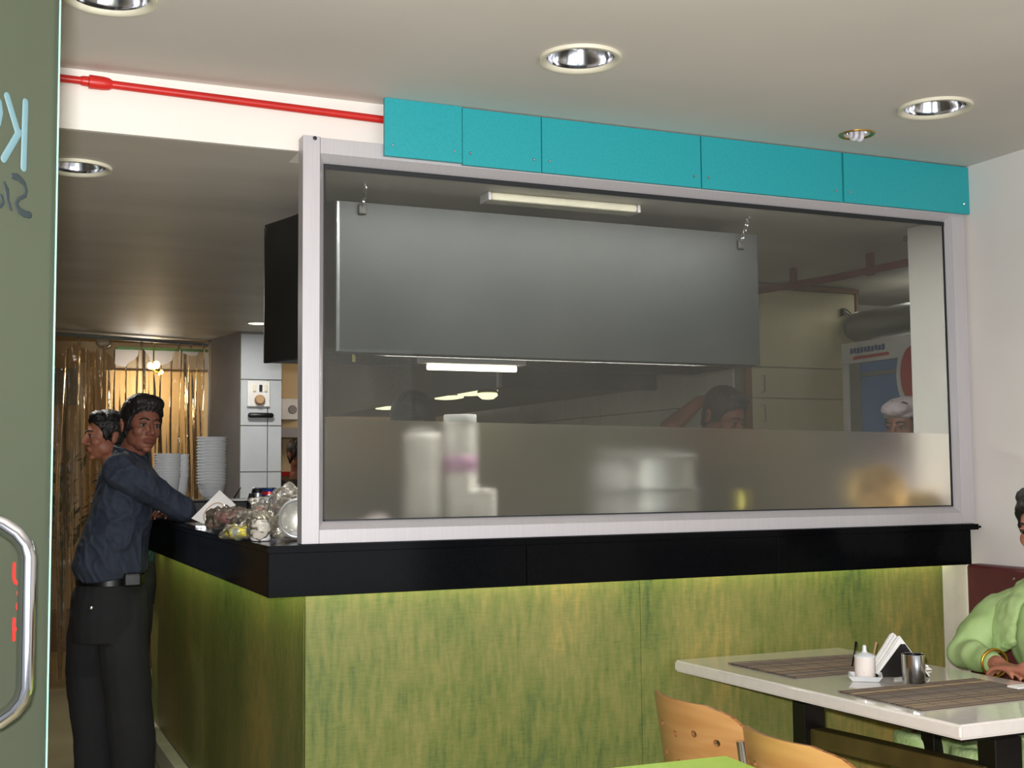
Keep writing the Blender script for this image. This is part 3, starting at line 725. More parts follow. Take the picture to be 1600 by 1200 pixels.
tube(bm, [(cx, 10.4, .27), (cx+.01, 10.41, .9)], .012, 6)
o = part('foliage', bm, M['leaf'], pl); o['kind'] = 'stuff'
# warm chandelier
q = aY(240, 572, 9.5)
ch = empty('chandelier', q, 'small warm chandelier glowing behind the plastic curtain', 'light')
part('stem', tube(nb(), [(q.x, 9.5, 2.5), (q.x, 9.5, q.z-.03)], .006, 8), M['brass'], ch)
for dx, dz_, rr in ((-.028, .0, .020), (.02, .008, .022), (.055, -.045, .013), (0, -.01, .015), (.04, -.06, .008)):
    e = part('arm', tube(nb(), [(q.x, 9.5, q.z-.03), (q.x+dx, 9.48, q.z+dz_-rr)], .003, 6), M['brass'], ch)
    bm = nb(); ell(bm, (q.x+dx, 9.48, q.z+dz_), (rr, rr, rr*1.3), seg=12, rings=8); part('bulb', bm, M['warm'], ch, smooth=True)
# pelmet and screens behind the curtain
a = aY(180, 545, 9.9); b = aY(330, 548, 9.9)
tag(obj('trim_6', B(a.x, b.x+.2, 9.9, 10.0, aY(250, 575, 9.9).z, aY(250, 548, 9.9).z), M['greywall']), kind='structure')
tag(obj('trim_7', B(a.x, b.x+.2, 9.88, 9.9, aY(250, 548, 9.9).z, aY(250, 544, 9.9).z), M['leaf']), kind='structure')
tag(obj('wall_partition', B(a.x-.05, b.x+.25, 10.02, 10.1, 0, aY(250, 580, 10).z), M['yellowwall']), kind='structure')

# clear plastic curtain on its rail
yv = 8.55
ra = aZ(85, 516, KZ); rb = aZ(330, 534, KZ)
def rail_pt(px): 
    x = aY(px, 600, yv).x; f = (x-ra.x)/(rb.x-ra.x); return V((x, ra.y+(rb.y-ra.y)*f, 0))
cu = empty('strip_curtain', (1.0, 8.5, 0), 'clear yellowish plastic curtain hung in folds across the corridor end', 'curtain')
part('rail', tube(nb(), [(ra.x-.5, ra.y-.17, KZ-.022), (rb.x+.02, rb.y, KZ-.022)], .013, 10), M['steel'], cu, smooth=40)
hooks = [86, 120, 160, 222, 284, 304, 326]
def sheet(px0, px1, seed, dip=.12):
    bm = nb(); nx, nz_ = 46, 30; g = []
    P0, P1 = rail_pt(px0), rail_pt(px1)
    for i in range(nx+1):
        u = i/nx; base = P0.lerp(P1, u); row = []
        zt = KZ-.05-dip*math.sin(math.pi*u)**.8
        for j in range(nz_+1):
            v = j/nz_; z = zt+(0.06-zt)*v
            gather = .3+.7*min(1, v*3)
            off = .035*math.sin(u*19+seed+.5*math.sin(v*3+seed))*gather+.018*math.sin(u*43+seed*2+v*1.5)*gather+.02*noise.noise(V((u*5, v*6, seed)))
            row.append(bm.verts.new((base.x+.012*math.sin(v*7+u*20+seed), base.y+off, z)))
        g.append(row)
    for i in range(nx):
        for j in range(nz_): bm.faces.new((g[i][j], g[i+1][j], g[i+1][j+1], g[i][j+1]))
    return part('curtain_panel', bm, M['curtain'], cu, smooth=True)
for i, (a, b, dp) in enumerate(((40, 120, .10), (120, 160, .07), (160, 222, .16), (222, 284, .14), (284, 326, .06))): sheet(a, b, i*1.7, dp)
for h in hooks:
    q = rail_pt(h); c = V((q.x, q.y, KZ-.035))
    part('hook', tube(nb(), [c+V((0, .02*math.cos(a), .024*math.sin(a))) for a in [2*math.pi*k/12 for k in range(12)]], .003, 6, closed=True), M['chrome'], cu)
q = rail_pt(160)
part('knot', (lambda b: (ell(b, (q.x, q.y-.02, KZ-.06), (.05, .03, .035)), b)[1])(nb()), M['plastic'], cu, smooth=True)

# ================================================================= GLASS DOOR
E = V((.093, 1.65, 0)); dd = V((-.72, -.694, 0)).normalized(); nn = V((.694, -.72, 0)).normalized()
dr = empty('door_1', (E.x, E.y, 0), kind='structure')
def dp(s, z, o=0): return E+dd*s+nn*o+V((0, 0, z))
bm = nb(); poly(bm, [dp(.003, .01), dp(.95, .01), dp(.95, 2.3), dp(.003, 2.3)], -nn*.010)
part('glass_leaf', bm, M['doorglass'], dr)
bm = nb(); poly(bm, [dp(0, .01), dp(.003, .01), dp(.003, 2.3), dp(0, 2.3)], -nn*.010)
part('polished_edge', bm, M['dooredge'], dr, 'bright polished green edge')
# handle: a round bar standing off the leaf
def hpt(px, py, off):
    d = ray(px, py); t_ = (E+nn*off-V((0, 0, H))).dot(nn)/d.dot(nn); return d*t_+V((0, 0, H))
Hh = []
g = .075
top = hpt(42, 905, g); bot = hpt(38, 1060, g)
s0 = (top-E).dot(dd)
zt, zb2 = hpt(20, 800, g*.6).z, hpt(20, 1138, g*.6).z
path = [dp(s0+.05, zt, 0)]
rr_ = .05
for k in range(0, 7):
    a = R(90*k/6); path.append(dp(s0+.05-.05*math.sin(a), zt-rr_+rr_*math.cos(a), g*math.sin(a)))
for k in range(0, 7):
    a = R(90*k/6); path.append(dp(s0+.05-.05*math.cos(a), zb2+rr_-rr_*math.sin(a), g*math.cos(a)))
path.append(dp(s0+.05, zb2, 0))
part('door_handle', tube(nb(), path, .0098, 18), M['chrome'], dr, 'chrome D shaped pull handle', smooth=60)
part('handle_rose', tube(nb(), [dp(s0+.05, zt, 0), dp(s0+.05, zt, .006)], .016, 18), M['chrome'], dr, smooth=40)
part('handle_rose', tube(nb(), [dp(s0+.05, zb2, 0), dp(s0+.05, zb2, .006)], .016, 18), M['chrome'], dr, smooth=40)
# lettering on the glass, seen from behind so it reads mirrored
def text_mesh(body, size, thick=.0006, bold=0):
    cu_ = bpy.data.curves.new('t', 'FONT'); cu_.body = body; cu_.size = size; cu_.extrude = thick; cu_.offset = bold; cu_.resolution_u = 4
    o = bpy.data.objects.new('t', cu_); COL.objects.link(o); bpy.context.view_layer.update()
    me = bpy.data.meshes.new_from_object(o.evaluated_get(bpy.context.evaluated_depsgraph_get())); bpy.data.objects.remove(o)
    me.materials.clear(); return me
def door_text(body, px, py, size, m, name, ital=0, stack=False, sx=1):
    me = text_mesh(body, size, bold=size*.016)
    o_ = hpt(px, py, .001)
    # letters run from the free edge towards the hinge: mirrored for someone on this side
    mt = Matrix.Identity(4)
    for i in range(3):
        mt[i][0] = dd[i]*sx; mt[i][1] = V((0, 0, 1))[i]; mt[i][2] = nn[i]; mt[i][3] = o_[i]
    me.transform(Matrix(((1, ital, 0, 0), (0, 1, 0, 0), (0, 0, 1, 0), (0, 0, 0, 1)))); me.transform(mt)
    return part(name, me, m, dr)
def stroke(pts, r, m):
    rs = r if isinstance(r, (list, tuple)) else [r]*len(pts)
    P3 = [hpt(a, b, .0015) for a, b in pts]; bm = nb()
    for (p, q), (ra_, rb_) in zip(zip(P3, P3[1:]), zip(rs, rs[1:])):
        me_ = nb(); t_ = (q-p).normalized()
        tube(me_, [p-t_*ra_*.95, p-t_*ra_*.6, p, q, q+t_*rb_*.6, q+t_*rb_*.95], [ra_*.3, ra_*.8, ra_, rb_, rb_*.8, rb_*.3], 12)
        mm = bpy.data.meshes.new('s'); me_.to_mesh(mm); me_.free(); bm.from_mesh(mm)
    for v in bm.verts:
        d_1 = (v.co-E).dot(nn); v.co -= nn*(d_1-.0016)*.85; s_1 = 0
    part('lettering', bm, m, dr, smooth=True)
stroke([(40, 160), (37, 262)], .0052, M['letter'])
stroke([(11, 150), (28, 207)], .0050, M['letter'])
stroke([(30, 207), (6, 248)], .0052, M['letter'])
stroke([(-8, 152), (-1, 160), (1, 176), (-2, 192), (-9, 200)], .0045, M['letter'])
stroke([(20, 275), (28, 277), (37, 286), (41, 297), (39, 306), (29, 311), (25, 319), (30, 329), (38, 334), (46, 336)], [.0036, .0042, .0036, .0026, .0026, .0026, .003, .004, .0046, .0044], M['letter_dark'])
stroke([(7, 286), (10, 296), (12, 312), (17, 327)], [.0022, .0040, .0026, .0022], M['letter_dark'])
stroke([(2, 306), (5, 316), (1, 322), (-6, 318)], .0026, M['letter_dark'])
for ch_, py in (('P', 869), ('U', 912), ('S', 955), ('H', 998)):
    door_text(ch_, 37, py, .038, M['letter_red'], 'lettering', sx=.7)

# ================================================================= TABLES
TZ = .745
k_ = (H-TZ)/(H-.735)
tb = [V((2.106, 3.490, 0)), V((2.150, 2.285, 0)), V((2.738, 2.285, 0)), V((2.738, 3.49, 0))]
tb[0] = aZ(1053, 1031, TZ); tb[1] = aZ(1501, 1133.5, TZ); tb[3] = V((2.715, tb[0].y-.01, TZ)); tb[2] = V((2.745, tb[1].y+.0, TZ))
tab = empty('dining_table', (2.42, 2.9, 0), 'glossy white topped table with black metal frame beside the green panel', 'table')
bm = nb(); poly(bm, [(p.x, p.y, TZ-.036) for p in tb], (0, 0, .036))
bmesh.ops.bevel(bm, geom=bm.edges[:], offset=.006, segments=3, affect='EDGES')
part('tabletop', bm, M['tabletop'], tab, smooth=30)
part('under_board', poly(nb(), [(2.125, 3.40, TZ-.046), (2.165, 2.31, TZ-.046), (2.72, 2.31, TZ-.046), (2.70, 3.40, TZ-.046)], (0, 0, .01)), M['blackmetal'], tab)
zr_ = .655
def bar(a, b, w_, h_, m, name):
    a, b = V(a), V(b); t_ = (b-a).normalized(); x_ = t_.cross(V((0, 0, 1)))
    if x_.length < .1: x_ = V((1, 0, 0))
    x_.normalize(); y_ = x_.cross(t_)
    bm = nb(); poly(bm, [a+x_*w_/2+y_*h_/2, a-x_*w_/2+y_*h_/2, a-x_*w_/2-y_*h_/2, a+x_*w_/2-y_*h_/2], b-a)
    bmesh.ops.bevel(bm, geom=bm.edges[:], offset=.002, segments=1, affect='EDGES')
    return part(name, bm, m, tab)
yA, yB_ = 2.90, 2.36
bar((2.165, yA, 0), (2.165, yA, TZ-.046), .07, .055, M['blackmetal'], 'leg')
bar((2.300, yB_-.03, 0), (2.300, yB_-.03, TZ-.046), .085, .06, M['blackmetal'], 'leg')
bar((2.62, yA, 0), (2.62, yA, TZ-.046), .07, .055, M['blackmetal'], 'leg')
bar((2.165, yA+.03, zr_-.05), (2.27, yB_-.03, zr_-.05), .05, .05, M['olive_reflection'], 'rail')
bar((2.2, yA, .05), (2.6, yA, .05), .05, .05, M['olive_reflection'], 'rail')

def placemat(corners, label):
    c = [V(p) for p in corners]; t_ = empty('placemat', sum(c, V())/4, label, 'placemat', 'woven placemats on the white table')
    cols = [mat('reed_%s' % k, rgb, .7) for k, rgb in (('dark', (84, 74, 64)), ('brown', (122, 104, 84)), ('tan', (172, 150, 112)), ('grey', (106, 98, 92)))] if 'reeds' not in M else M['reeds']
    M['reeds'] = cols
    # reeds run along the long side; joined as one woven mat because there are hundreds
    n = 86
    bms = [nb() for _ in cols]
    for i in range(n):
        f = (i+.5)/n; a = c[0].lerp(c[3], f); b = c[1].lerp(c[2], f)
        k = random.choices(range(4), (4, 4, 2.0, 4))[0]
        e = (b-a).normalized()*random.uniform(-.002, .002)
        tube(bms[k], [a+e+V((0, 0, .0018)), b+e+V((0, 0, .0018))], .0017, 4)
    me_b = nb(); mi = 0
    full = nb()
    for k, b_ in enumerate(bms):
        me = bpy.data.meshes.new('r'); b_.to_mesh(me); b_.free()
        st = len(full.faces); full.from_mesh(me); full.faces.ensure_lookup_table()
        for fi in range(st, len(full.faces)): full.faces[fi].material_index = k
    o = part('reeds', full, cols, t_); o['kind'] = 'stuff'
    bm = nb()
    for s in [i/6 for i in range(7)]:
        a = c[0].lerp(c[1], s); b = c[3].lerp(c[2], s); tube(bm, [a+V((0, 0, .0034)), b+V((0, 0, .0034))], .0005, 4)
    part('stitching', bm, cols[0], t_)
    return t_
def zz_(px, py): return aZ(px, py, TZ+.001)
m1a, m1b = zz_(1137, 1037), zz_(1243, 1060)
placemat([m1a, m1a+V((.45, -.03, 0)), m1b+V((.43, -.0, 0)), m1b], 'woven brown placemat at the far end of the table by the green panel')
m2a, m2b = zz_(1309, 1081), zz_(1440, 1111)
placemat([m2a, zz_(1520, 1061), zz_(1520, 1061)+V((-.0, -.30, 0)), m2b], 'woven brown placemat at the near end of the white table')
# white slip at the right
q = zz_(1595, 1077)
tag(obj('paper_slip', B(q.x-.03, q.x+.05, q.y-.02, q.y+.02, TZ+.005, TZ+.011, .002), M['paper']), 'small white folded slip on the right side of the near placemat', 'paper')
# sugar pot on a dish
q = zz_(1352, 1062)
t = empty('square_dish', q, 'small square white dish under the sugar pot', 'dish')
bm = nb(); a = .047; b2 = .036
vs = [[bm.verts.new((q.x+sx*r_, q.y+sy*r_, TZ+z_)) for sx, sy in ((-1, -1), (1, -1), (1, 1), (-1, 1))] for r_, z_ in ((b2, .001), (a, .016), (a-.004, .016), (b2-.002, .005))]
for u_, v_ in zip(vs, vs[1:]):
    for k in range(4): bm.faces.new((u_[k], u_[(k+1) % 4], v_[(k+1) % 4], v_[k]))
bm.faces.new(vs[0][::-1]); bm.faces.new(vs[-1]); bmesh.ops.rotate(bm, verts=bm.verts, cent=q, matrix=Matrix.Rotation(R(-38), 3, 'Z'))
part('bowl', bm, M['porcelain'], t)
pot = empty('sugar_pot', (q.x, q.y, TZ+.005), 'white lidded sugar pot with brown stained base on square dish', 'pot')
z0 = TZ+.006; R0 = .029
part('body', lathe(nb(), [(0, 0), (R0*.86, 0), (R0*.97, .006), (R0, .02), (R0, .060), (R0-.003, .060), (R0-.003, .01), (0, .008)], (q.x, q.y, z0), 28), M['sugar'], pot, smooth=40)
part('lid', lathe(nb(), [(R0+.001, .060), (R0+.001, .063), (R0*.8, .068), (R0*.3, .073), (.0075, .075), (.006, .080), (.0055, .090), (.004, .093), (0, .093)], (q.x, q.y, z0), 28), M['porcelain'], pot, smooth=40)
bm = nb()
for k in range(16):
    a_ = R(200+k*9+random.uniform(-3, 3)); r_ = random.uniform(.003, .0055)
    ell(bm, (q.x+(R0-.0025-r_*.35)*math.cos(a_), q.y+(R0-.0025-r_*.35)*math.sin(a_), z0+.008+random.uniform(0, .018)*abs(math.sin(k*.7))), (r_*.9, r_*.9, r_), seg=8, rings=6)
o = part('stain', bm, M['rattan'], pot, 'brown stain blobs', smooth=True)
# spoons / sticks behind the pot
for px, py, lb in ((1340, 1003, 'thin dark spoon handle leaning behind the sugar pot lid'), (1371, 1003, 'thin tan stick leaning behind the white napkins')):
    a = aZ(px+8, 1046, TZ+.002); a.y += .05; tp = aY(px-2, py, a.y+.01)
    tag(obj('stirrer', tube(nb(), [a, a.lerp(tp, .7), tp], [.0022, .003, .0045], 8), M['blackmetal' if px < 1350 else 'tan'], smooth=True), lb, 'spoon')
# napkin holder
A0 = aZ(1370, 1057, TZ+.002); B0 = aZ(1452, 1058, TZ+.002); u_ax = (B0-A0).normalized(); n_ax = V((-u_ax.y, u_ax.x, 0))
if n_ax.y < 0: n_ax = -n_ax
n_ax = (n_ax-u_ax*.35).normalized()
wd = (B0-A0).length; ap = aY(1414, 1007, (A0.y+B0.y)/2).z-TZ
nh = empty('napkin_holder', A0.lerp(B0, .5), 'dark triangular napkin holder beside the steel cup', 'holder')
for off in (0, .048):
    o_1 = n_ax*off; c_1 = A0.lerp(B0, .52)+V((0, 0, ap))
    bm = nb(); poly(bm, [A0+o_1, B0+o_1, c_1+o_1+u_ax*.006, c_1+o_1-u_ax*.006], n_ax*.0016); part('side_plate', bm, M['blackmetal'], nh)
bm = nb(); poly(bm, [A0+u_ax*.004, B0-u_ax*.004, B0-u_ax*.004+n_ax*.049, A0+u_ax*.004+n_ax*.049], (0, 0, .0015)); part('base_plate', bm, M['blackmetal'], nh)
for k in range(8):
    o_1 = n_ax*(.0035+k*.0055)+V((0, 0, .002)); gr = .008+.002*k; ht_ = ap+.016+(.0, .004, .001, -.010, .003, .006, .009, .006)[k]; sk = (0, 0, -.002, -.004, -.003, -.002, -.004, -.006)[k]
    c_1 = A0.lerp(B0, .48)+V((0, 0, ht_))+u_ax*sk
    bm = nb(); poly(bm, [A0+o_1-u_ax*gr*.5, B0+o_1+u_ax*gr*.5, c_1+o_1+u_ax*.002, c_1+o_1-u_ax*.002], n_ax*.0036)
    tag(obj('napkin', bm, M['paper']), 'white folded paper napkin in the triangular holder, '+('foremost', 'second from the front', 'third from the front', 'fourth from the front', 'fourth from the back', 'third from the back', 'second from the back', 'rearmost')[k], 'napkin', 'napkins in the triangular holder')
# black pepper packet at holder foot
q = zz_(1366, 1062)
bm = nb(); box(bm, q.x-.012, q.x+.012, q.y-.008, q.y+.010, TZ+.0015, TZ+.019, .006)
tag(obj('black_clip', bm, M['leather'], smooth=True), 'small glossy black nub at the foot of the napkin holder', 'clip')
# flat tissue and wrapped cutlery
q = zz_(1400, 1062)
bm = nb(); poly(bm, [q+V((-.02, -.015, 0)), q+V((.05, -.02, 0)), q+V((.06, .03, .0)), q+V((.01, .02, 0))], (0, 0, .0015)); tag(obj('flat_napkin', bm, M['paper']), 'loose white paper napkin lying flat under the triangular holder', 'napkin')
q = zz_(1443, 1048)
bm = nb()
for k in range(4): tube(bm, [q+V((.01*k-.01, .0, .002+.003*k)), q+V((-.02+.012*k, .04, .03-.004*k)), q+V((-.03+.012*k, .055, .05-.006*k))], [.003, .0035, .002], 6)
ck = empty('wrapped_cutlery', q, 'small bundle of cutlery and tissue behind the steel cup', 'cutlery')
part('forks', bm, M['chrome'], ck, smooth=True)
bm = nb(); poly(bm, [q+V((-.005, 0, .001)), q+V((.03, -.004, .001)), q+V((-.004, .03, .04)), q+V((-.02, .03, .045))], (.002, .002, 0)); part('tissue', bm, M['paper'], ck)
# steel cup
q = zz_(1428, 1068)
Rc = .0315; hc = .082
tag(obj('steel_cup', lathe(nb(), [(0, 0), (Rc, 0), (Rc, .003), (Rc, hc-.001), (Rc-.001, hc), (Rc-.002, hc-.001), (Rc-.002, .004), (0, .003)], (q.x, q.y, TZ+.001), 40), M['chrome'], smooth=40), 'upright polished steel cup beside the napkin holder', 'cup')

# lime table in the foreground
c2 = aZ(1135, 1180, .74)
lt = empty('lime_table', (c2.x-.3, c2.y-.35, 0), 'lime green tabletop corner in the foreground at the bottom edge', 'table')
bm = nb(); poly(bm, [(c2.x, c2.y, .71), (c2.x-.62, c2.y+.02, .71), (c2.x-.64, c2.y-.72, .71), (c2.x-.03, c2.y-.74, .71)], (0, 0, .03)); bmesh.ops.bevel(bm, geom=bm.edges[:], offset=.004, segments=2, affect='EDGES')
part('tabletop', bm, M['lime'], lt, smooth=30)
part('leg', B(c2.x-.36, c2.x-.28, c2.y-.40, c2.y-.32, .02, .71, .004), M['blackmetal'], lt)
part('foot', B(c2.x-.56, c2.x-.08, c2.y-.39, c2.y-.33, 0, .02, .004), M['blackmetal'], lt)
part('foot', B(c2.x-.35, c2.x-.29, c2.y-.6, c2.y-.395, 0, .02, .004), M['blackmetal'], lt)

# ================================================================= CHAIRS
def make_chair(label):
    t = empty('bistro_chair', (0, 0, 0), label, 'chair', 'plywood bistro chairs at the white table')
    W, Hb = .222, .34
    # curved back: local x forward, y sideways, z up; back sits at x=0
    def bend(y, z): 
        return .09*(y/W)**2+(-.05*(z/Hb)**1.0)
    bm = nb(); n, m_ = 28, 20; g = []
    for side in (0, 1):
        gg = []
        for i in range(n+1):
            row = []
            for j in range(m_+1):
                v = j/m_; z = v*Hb
                half = W*(.86+.14*v)
                # rounded upper corners, soft lower corners
                rc = .11
                if z > Hb-rc: half -= rc-math.sqrt(max(0, rc*rc-(z-(Hb-rc))**2))
                if z < .05: half -= .05-math.sqrt(max(0, .05*.05-(.05-z)**2))
                y = -half+2*half*i/n
                row.append(bm.verts.new((bend(y, z)+side*.009, y, .46+z)))
            gg.append(row)
        g.append(gg)
    for s in (0, 1):
        for i in range(n):
            for j in range(m_):
                f = (g[s][i][j], g[s][i+1][j], g[s][i+1][j+1], g[s][i][j+1]); fc = bm.faces.new(f if s else f[::-1])
    def rim(seq):
        for (a, b) in zip(seq, seq[1:]):
            fc = bm.faces.new((g[0][a[0]][a[1]], g[0][b[0]][b[1]], g[1][b[0]][b[1]], g[1][a[0]][a[1]])); fc.material_index = 1
    rim([(i, 0) for i in range(n+1)]); rim([(n, j) for j in range(m_+1)]); rim([(i, m_) for i in range(n, -1, -1)]); rim([(0, j) for j in range(m_, -1, -1)])
    bmesh.ops.recalc_face_normals(bm, faces=bm.faces)
    me = bpy.data.meshes.new('backrest'); bm.to_mesh(me); bm.free(); me.materials.append(M['ply']); me.materials.append(M['plyedge'])
    bo = bpy.data.objects.new('backrest', me); COL.objects.link(bo)
    cb_ = nb()
    for row, z in enumerate((.255, .185, .115)):
        for k in range(-2, 3):
            y = k*.072+(0 if row % 2 == 0 else .0)
            if abs(k) == 2 and row == 0: y *= .92
            q = bmesh.ops.create_cone(cb_, cap_ends=True, segments=14, radius1=.0085, radius2=.0085, depth=.3)['verts']
            bmesh.ops.transform(cb_, matrix=Matrix.Translation((0, y, .46+z+(.012 if k % 2 else 0))) @ Matrix.Rotation(R(90), 4, 'Y'), verts=q)
    cme = bpy.data.meshes.new('cut'); cb_.to_mesh(cme); cb_.free(); cut = bpy.data.objects.new('cut', cme); COL.objects.link(cut)
    cme.materials.append(M['plyedge'])
    md = bo.modifiers.new('b', 'BOOLEAN'); md.operation = 'DIFFERENCE'; md.object = cut; md.solver = 'EXACT'
    bpy.context.view_layer.update(); nm = bake(bo)
    bpy.data.objects.remove(bo); bpy.data.objects.remove(cut)
    obj('backrest', nm, [], t, smooth=35)
    # seat
    bm = nb(); g = []
    for i in range(17):
        for j in range(17):
            u, v = i/8-1, j/8-1; uu = u*math.sqrt(1-v*v*.28); vv = v*math.sqrt(1-u*u*.28)
            g.append(bm.verts.new((.235+uu*.215, vv*.225, .452-.014*(1-u*u)*(1-v*v)-(.02*max(0, u-.6)))))
    for i in range(16):
        for j in range(16): bm.faces.new((g[i*17+j], g[(i+1)*17+j], g[(i+1)*17+j+1], g[i*17+j+1]))
    e = bmesh.ops.extrude_face_region(bm, geom=bm.faces[:]); bmesh.ops.translate(bm, verts=[v for v in e['geom'] if isinstance(v, bmesh.types.BMVert)], vec=(0, 0, -.011))
    obj('seat', bm, M['ply'], t, smooth=35)
    for s in (-1, 1):
        y = s*.195
        zt_ = .27 if s < 0 else .13
        obj('back_post', tube(nb(), [(.10, y*.85, .43), (.07, y*.85, .42), (bend(y, 0)-.014, y*.85, .46), (bend(y, .10)-.013, y*(1 if s < 0 else .85), .56), (bend(y, zt_)-.013, y*(1 if s < 0 else .85), .46+zt_)], .0095, 12), M['chrome'], t, smooth=40)
        obj('leg', tube(nb(), [(.10, s*.17, .43), (.04, s*.19, .2), (-.02, s*.205, .008)], .0095, 12), M['chrome'], t, smooth=40)
        obj('leg', tube(nb(), [(.36, s*.17, .43), (.40, s*.19, .2), (.43, s*.20, .008)], .0095, 12), M['chrome'], t, smooth=40)
        obj('stretcher', tube(nb(), [(.10, s*.17, .43), (.36, s*.17, .43)], .008, 10), M['chrome'], t, smooth=40)
    obj('stretcher', tube(nb(), [(.10, -.17, .428), (.10, .17, .428)], .008, 10), M['chrome'], t, smooth=40)
    return t
chA = make_chair('plywood chair with chrome post showing, farther from view and nearer green panel')
chA.location = (1.605, 2.625, 0)
chB = copy_tree(chA); chB['label'] = 'nearer plywood chair cut by the bottom edge in front of the table leg'
chB.location = (1.56, 2.165, 0)

# air conditioner high on the right wall, just outside the view: it shows as a reflection in the screen
acu = empty('air_conditioner', (3.24, 2.08, 1.88), 'white wall air conditioner mirrored faintly in the kitchen screen', 'appliance')
part('body', B(3.14, XR-.001, 1.55, 2.66, 1.88, 2.15, .015), M['paper'], acu)
bm = nb()
for k in range(12): box(bm, 3.132, 3.139, 1.60, 2.61, 1.975+k*.014, 1.980+k*.014)
part('grille', bm, M['greywall'], acu); part('louvre', B(3.128, 3.139, 1.62, 2.59, 1.895, 1.925, .003), M['greywall'], acu)
# wall bench on the right
be = empty('wall_bench', (3.1, 2.6, 0), 'maroon padded wall bench against the white right wall', 'bench')
part('backrest', B(3.268, XR-.001, 1.0, 3.44, .46, 1.008, .012), M['maroon'], be)
part('seat_cushion', B(2.90, 3.262, 1.0, 3.42, .36, .46, .02), M['greywall'], be, 'pale grey seat cushion')
part('base', B(2.95, 3.30, 1.0, 3.42, 0, .358), M['cream'], be)
part('button', lathe(nb(), [(0, .004), (.004, .003), (.006, 0)], n=10, mtx=Matrix.Translation(aX(1584, 905, 3.267)) @ Matrix.Rotation(R(-90), 4, 'Y')), M['chrome'], be)
q = aX(1400, 1165, 2.8)
#__PART2__
# ================================================================= PEOPLE
def hell(bm, mt, c, r, rot=None, seg=20, rings=12):
    q = ell(bm, (0, 0, 0), r, rot, seg, rings)
    bmesh.ops.transform(bm, matrix=mt @ Matrix.Translation(V(c)), verts=q)
def cap(bm, a, ra, b, rb, n=14):
    """tapered limb with round ends"""
    a, b = V(a), V(b); L_ = (b-a).length
    if L_ < 1e-5: ell(bm, a, (ra,)*3); return
    t_ = (b-a)/L_; pts = []; rs = []
    for k in range(5): f = R(90-k*20); pts.append(a-t_*ra*math.sin(f)); rs.append(max(.0006, ra*math.cos(f)))
    pts += [a, b]; rs += [ra, rb]
    for k in range(1, 6): f = R(k*18-.5); pts.append(b+t_*rb*math.sin(f)); rs.append(max(.0006, rb*math.cos(f)))
    tube(bm, pts, rs, n)
def loft(bm, secs, n=20):
    """secs: (centre, half width, half depth, side vector) cross sections -> closed body"""
    rings = []
    for i, (c, a, b, sd) in enumerate(secs):
        c = V(c); t_ = (V(secs[min(i+1, len(secs)-1)][0])-V(secs[max(i-1, 0)][0])).normalized()
        x = (V(sd)-t_*V(sd).dot(t_)).normalized(); y = t_.cross(x)
        rings.append([bm.verts.new(c+x*a*math.cos(2*math.pi*k/n)+y*b*math.sin(2*math.pi*k/n)) for k in range(n)])
    for p, q in zip(rings, rings[1:]):
        for k in range(n): bm.faces.new((p[k], p[(k+1) % n], q[(k+1) % n], q[k]))
    bm.faces.new(rings[0][::-1]); bm.faces.new(rings[-1])
def head_shape(bm, mt, s=1.0, neck=None):
    def e(c, r, rot=None): hell(bm, mt, V(c)*s, V(r)*s, rot)
    e((0, .010, .040), (.073, .086, .080))
    e((0, -.030, .020), (.062, .056, .072))
    e((0, -.034, -.035), (.055, .050, .068))
    e((0, -.030, -.072), (.046, .046, .038), Euler((R(12), 0, 0)))
    e((0, -.066, -.100), (.021, .017, .015))
    e((0, -.072, .027), (.048, .014, .011))
    for k in (-1, 1):
        e((k*.034, -.052, -.026), (.027, .028, .028))
        e((k*.013, -.094, -.036), (.0095, .010, .0075))
        e((k*.031, -.0785, .0105), (.0175, .010, .0045))
        e((k*.031, -.0745, -.0125), (.0165, .009, .004))
        e((k*.076, .022, -.008), (.008, .017, .030), Euler((R(-10), 0, R(k*18))))
        e((k*.079, .028, .006), (.007, .018, .018), Euler((0, 0, R(k*25))))
        e((k*.044, -.012, -.052), (.016, .038, .036))
    q0 = V((0, -.082, .020))*s; q1 = V((0, -.106, -.031))*s
    bmm = nb(); cap(bmm, q0, .0075*s, q1, .0115*s, 12); bmesh.ops.transform(bmm, matrix=mt, verts=bmm.verts)
    me = bpy.data.meshes.new('x'); bmm.to_mesh(me); bmm.free(); bm.from_mesh(me)
    e((0, -.082, -.0605), (.024, .012, .0060)); e((0, -.079, -.070), (.020, .013, .0060))
    if neck:
        cap(bm, mt @ (V((0, .018, -.055))*s), .050*s, neck, .060*s)
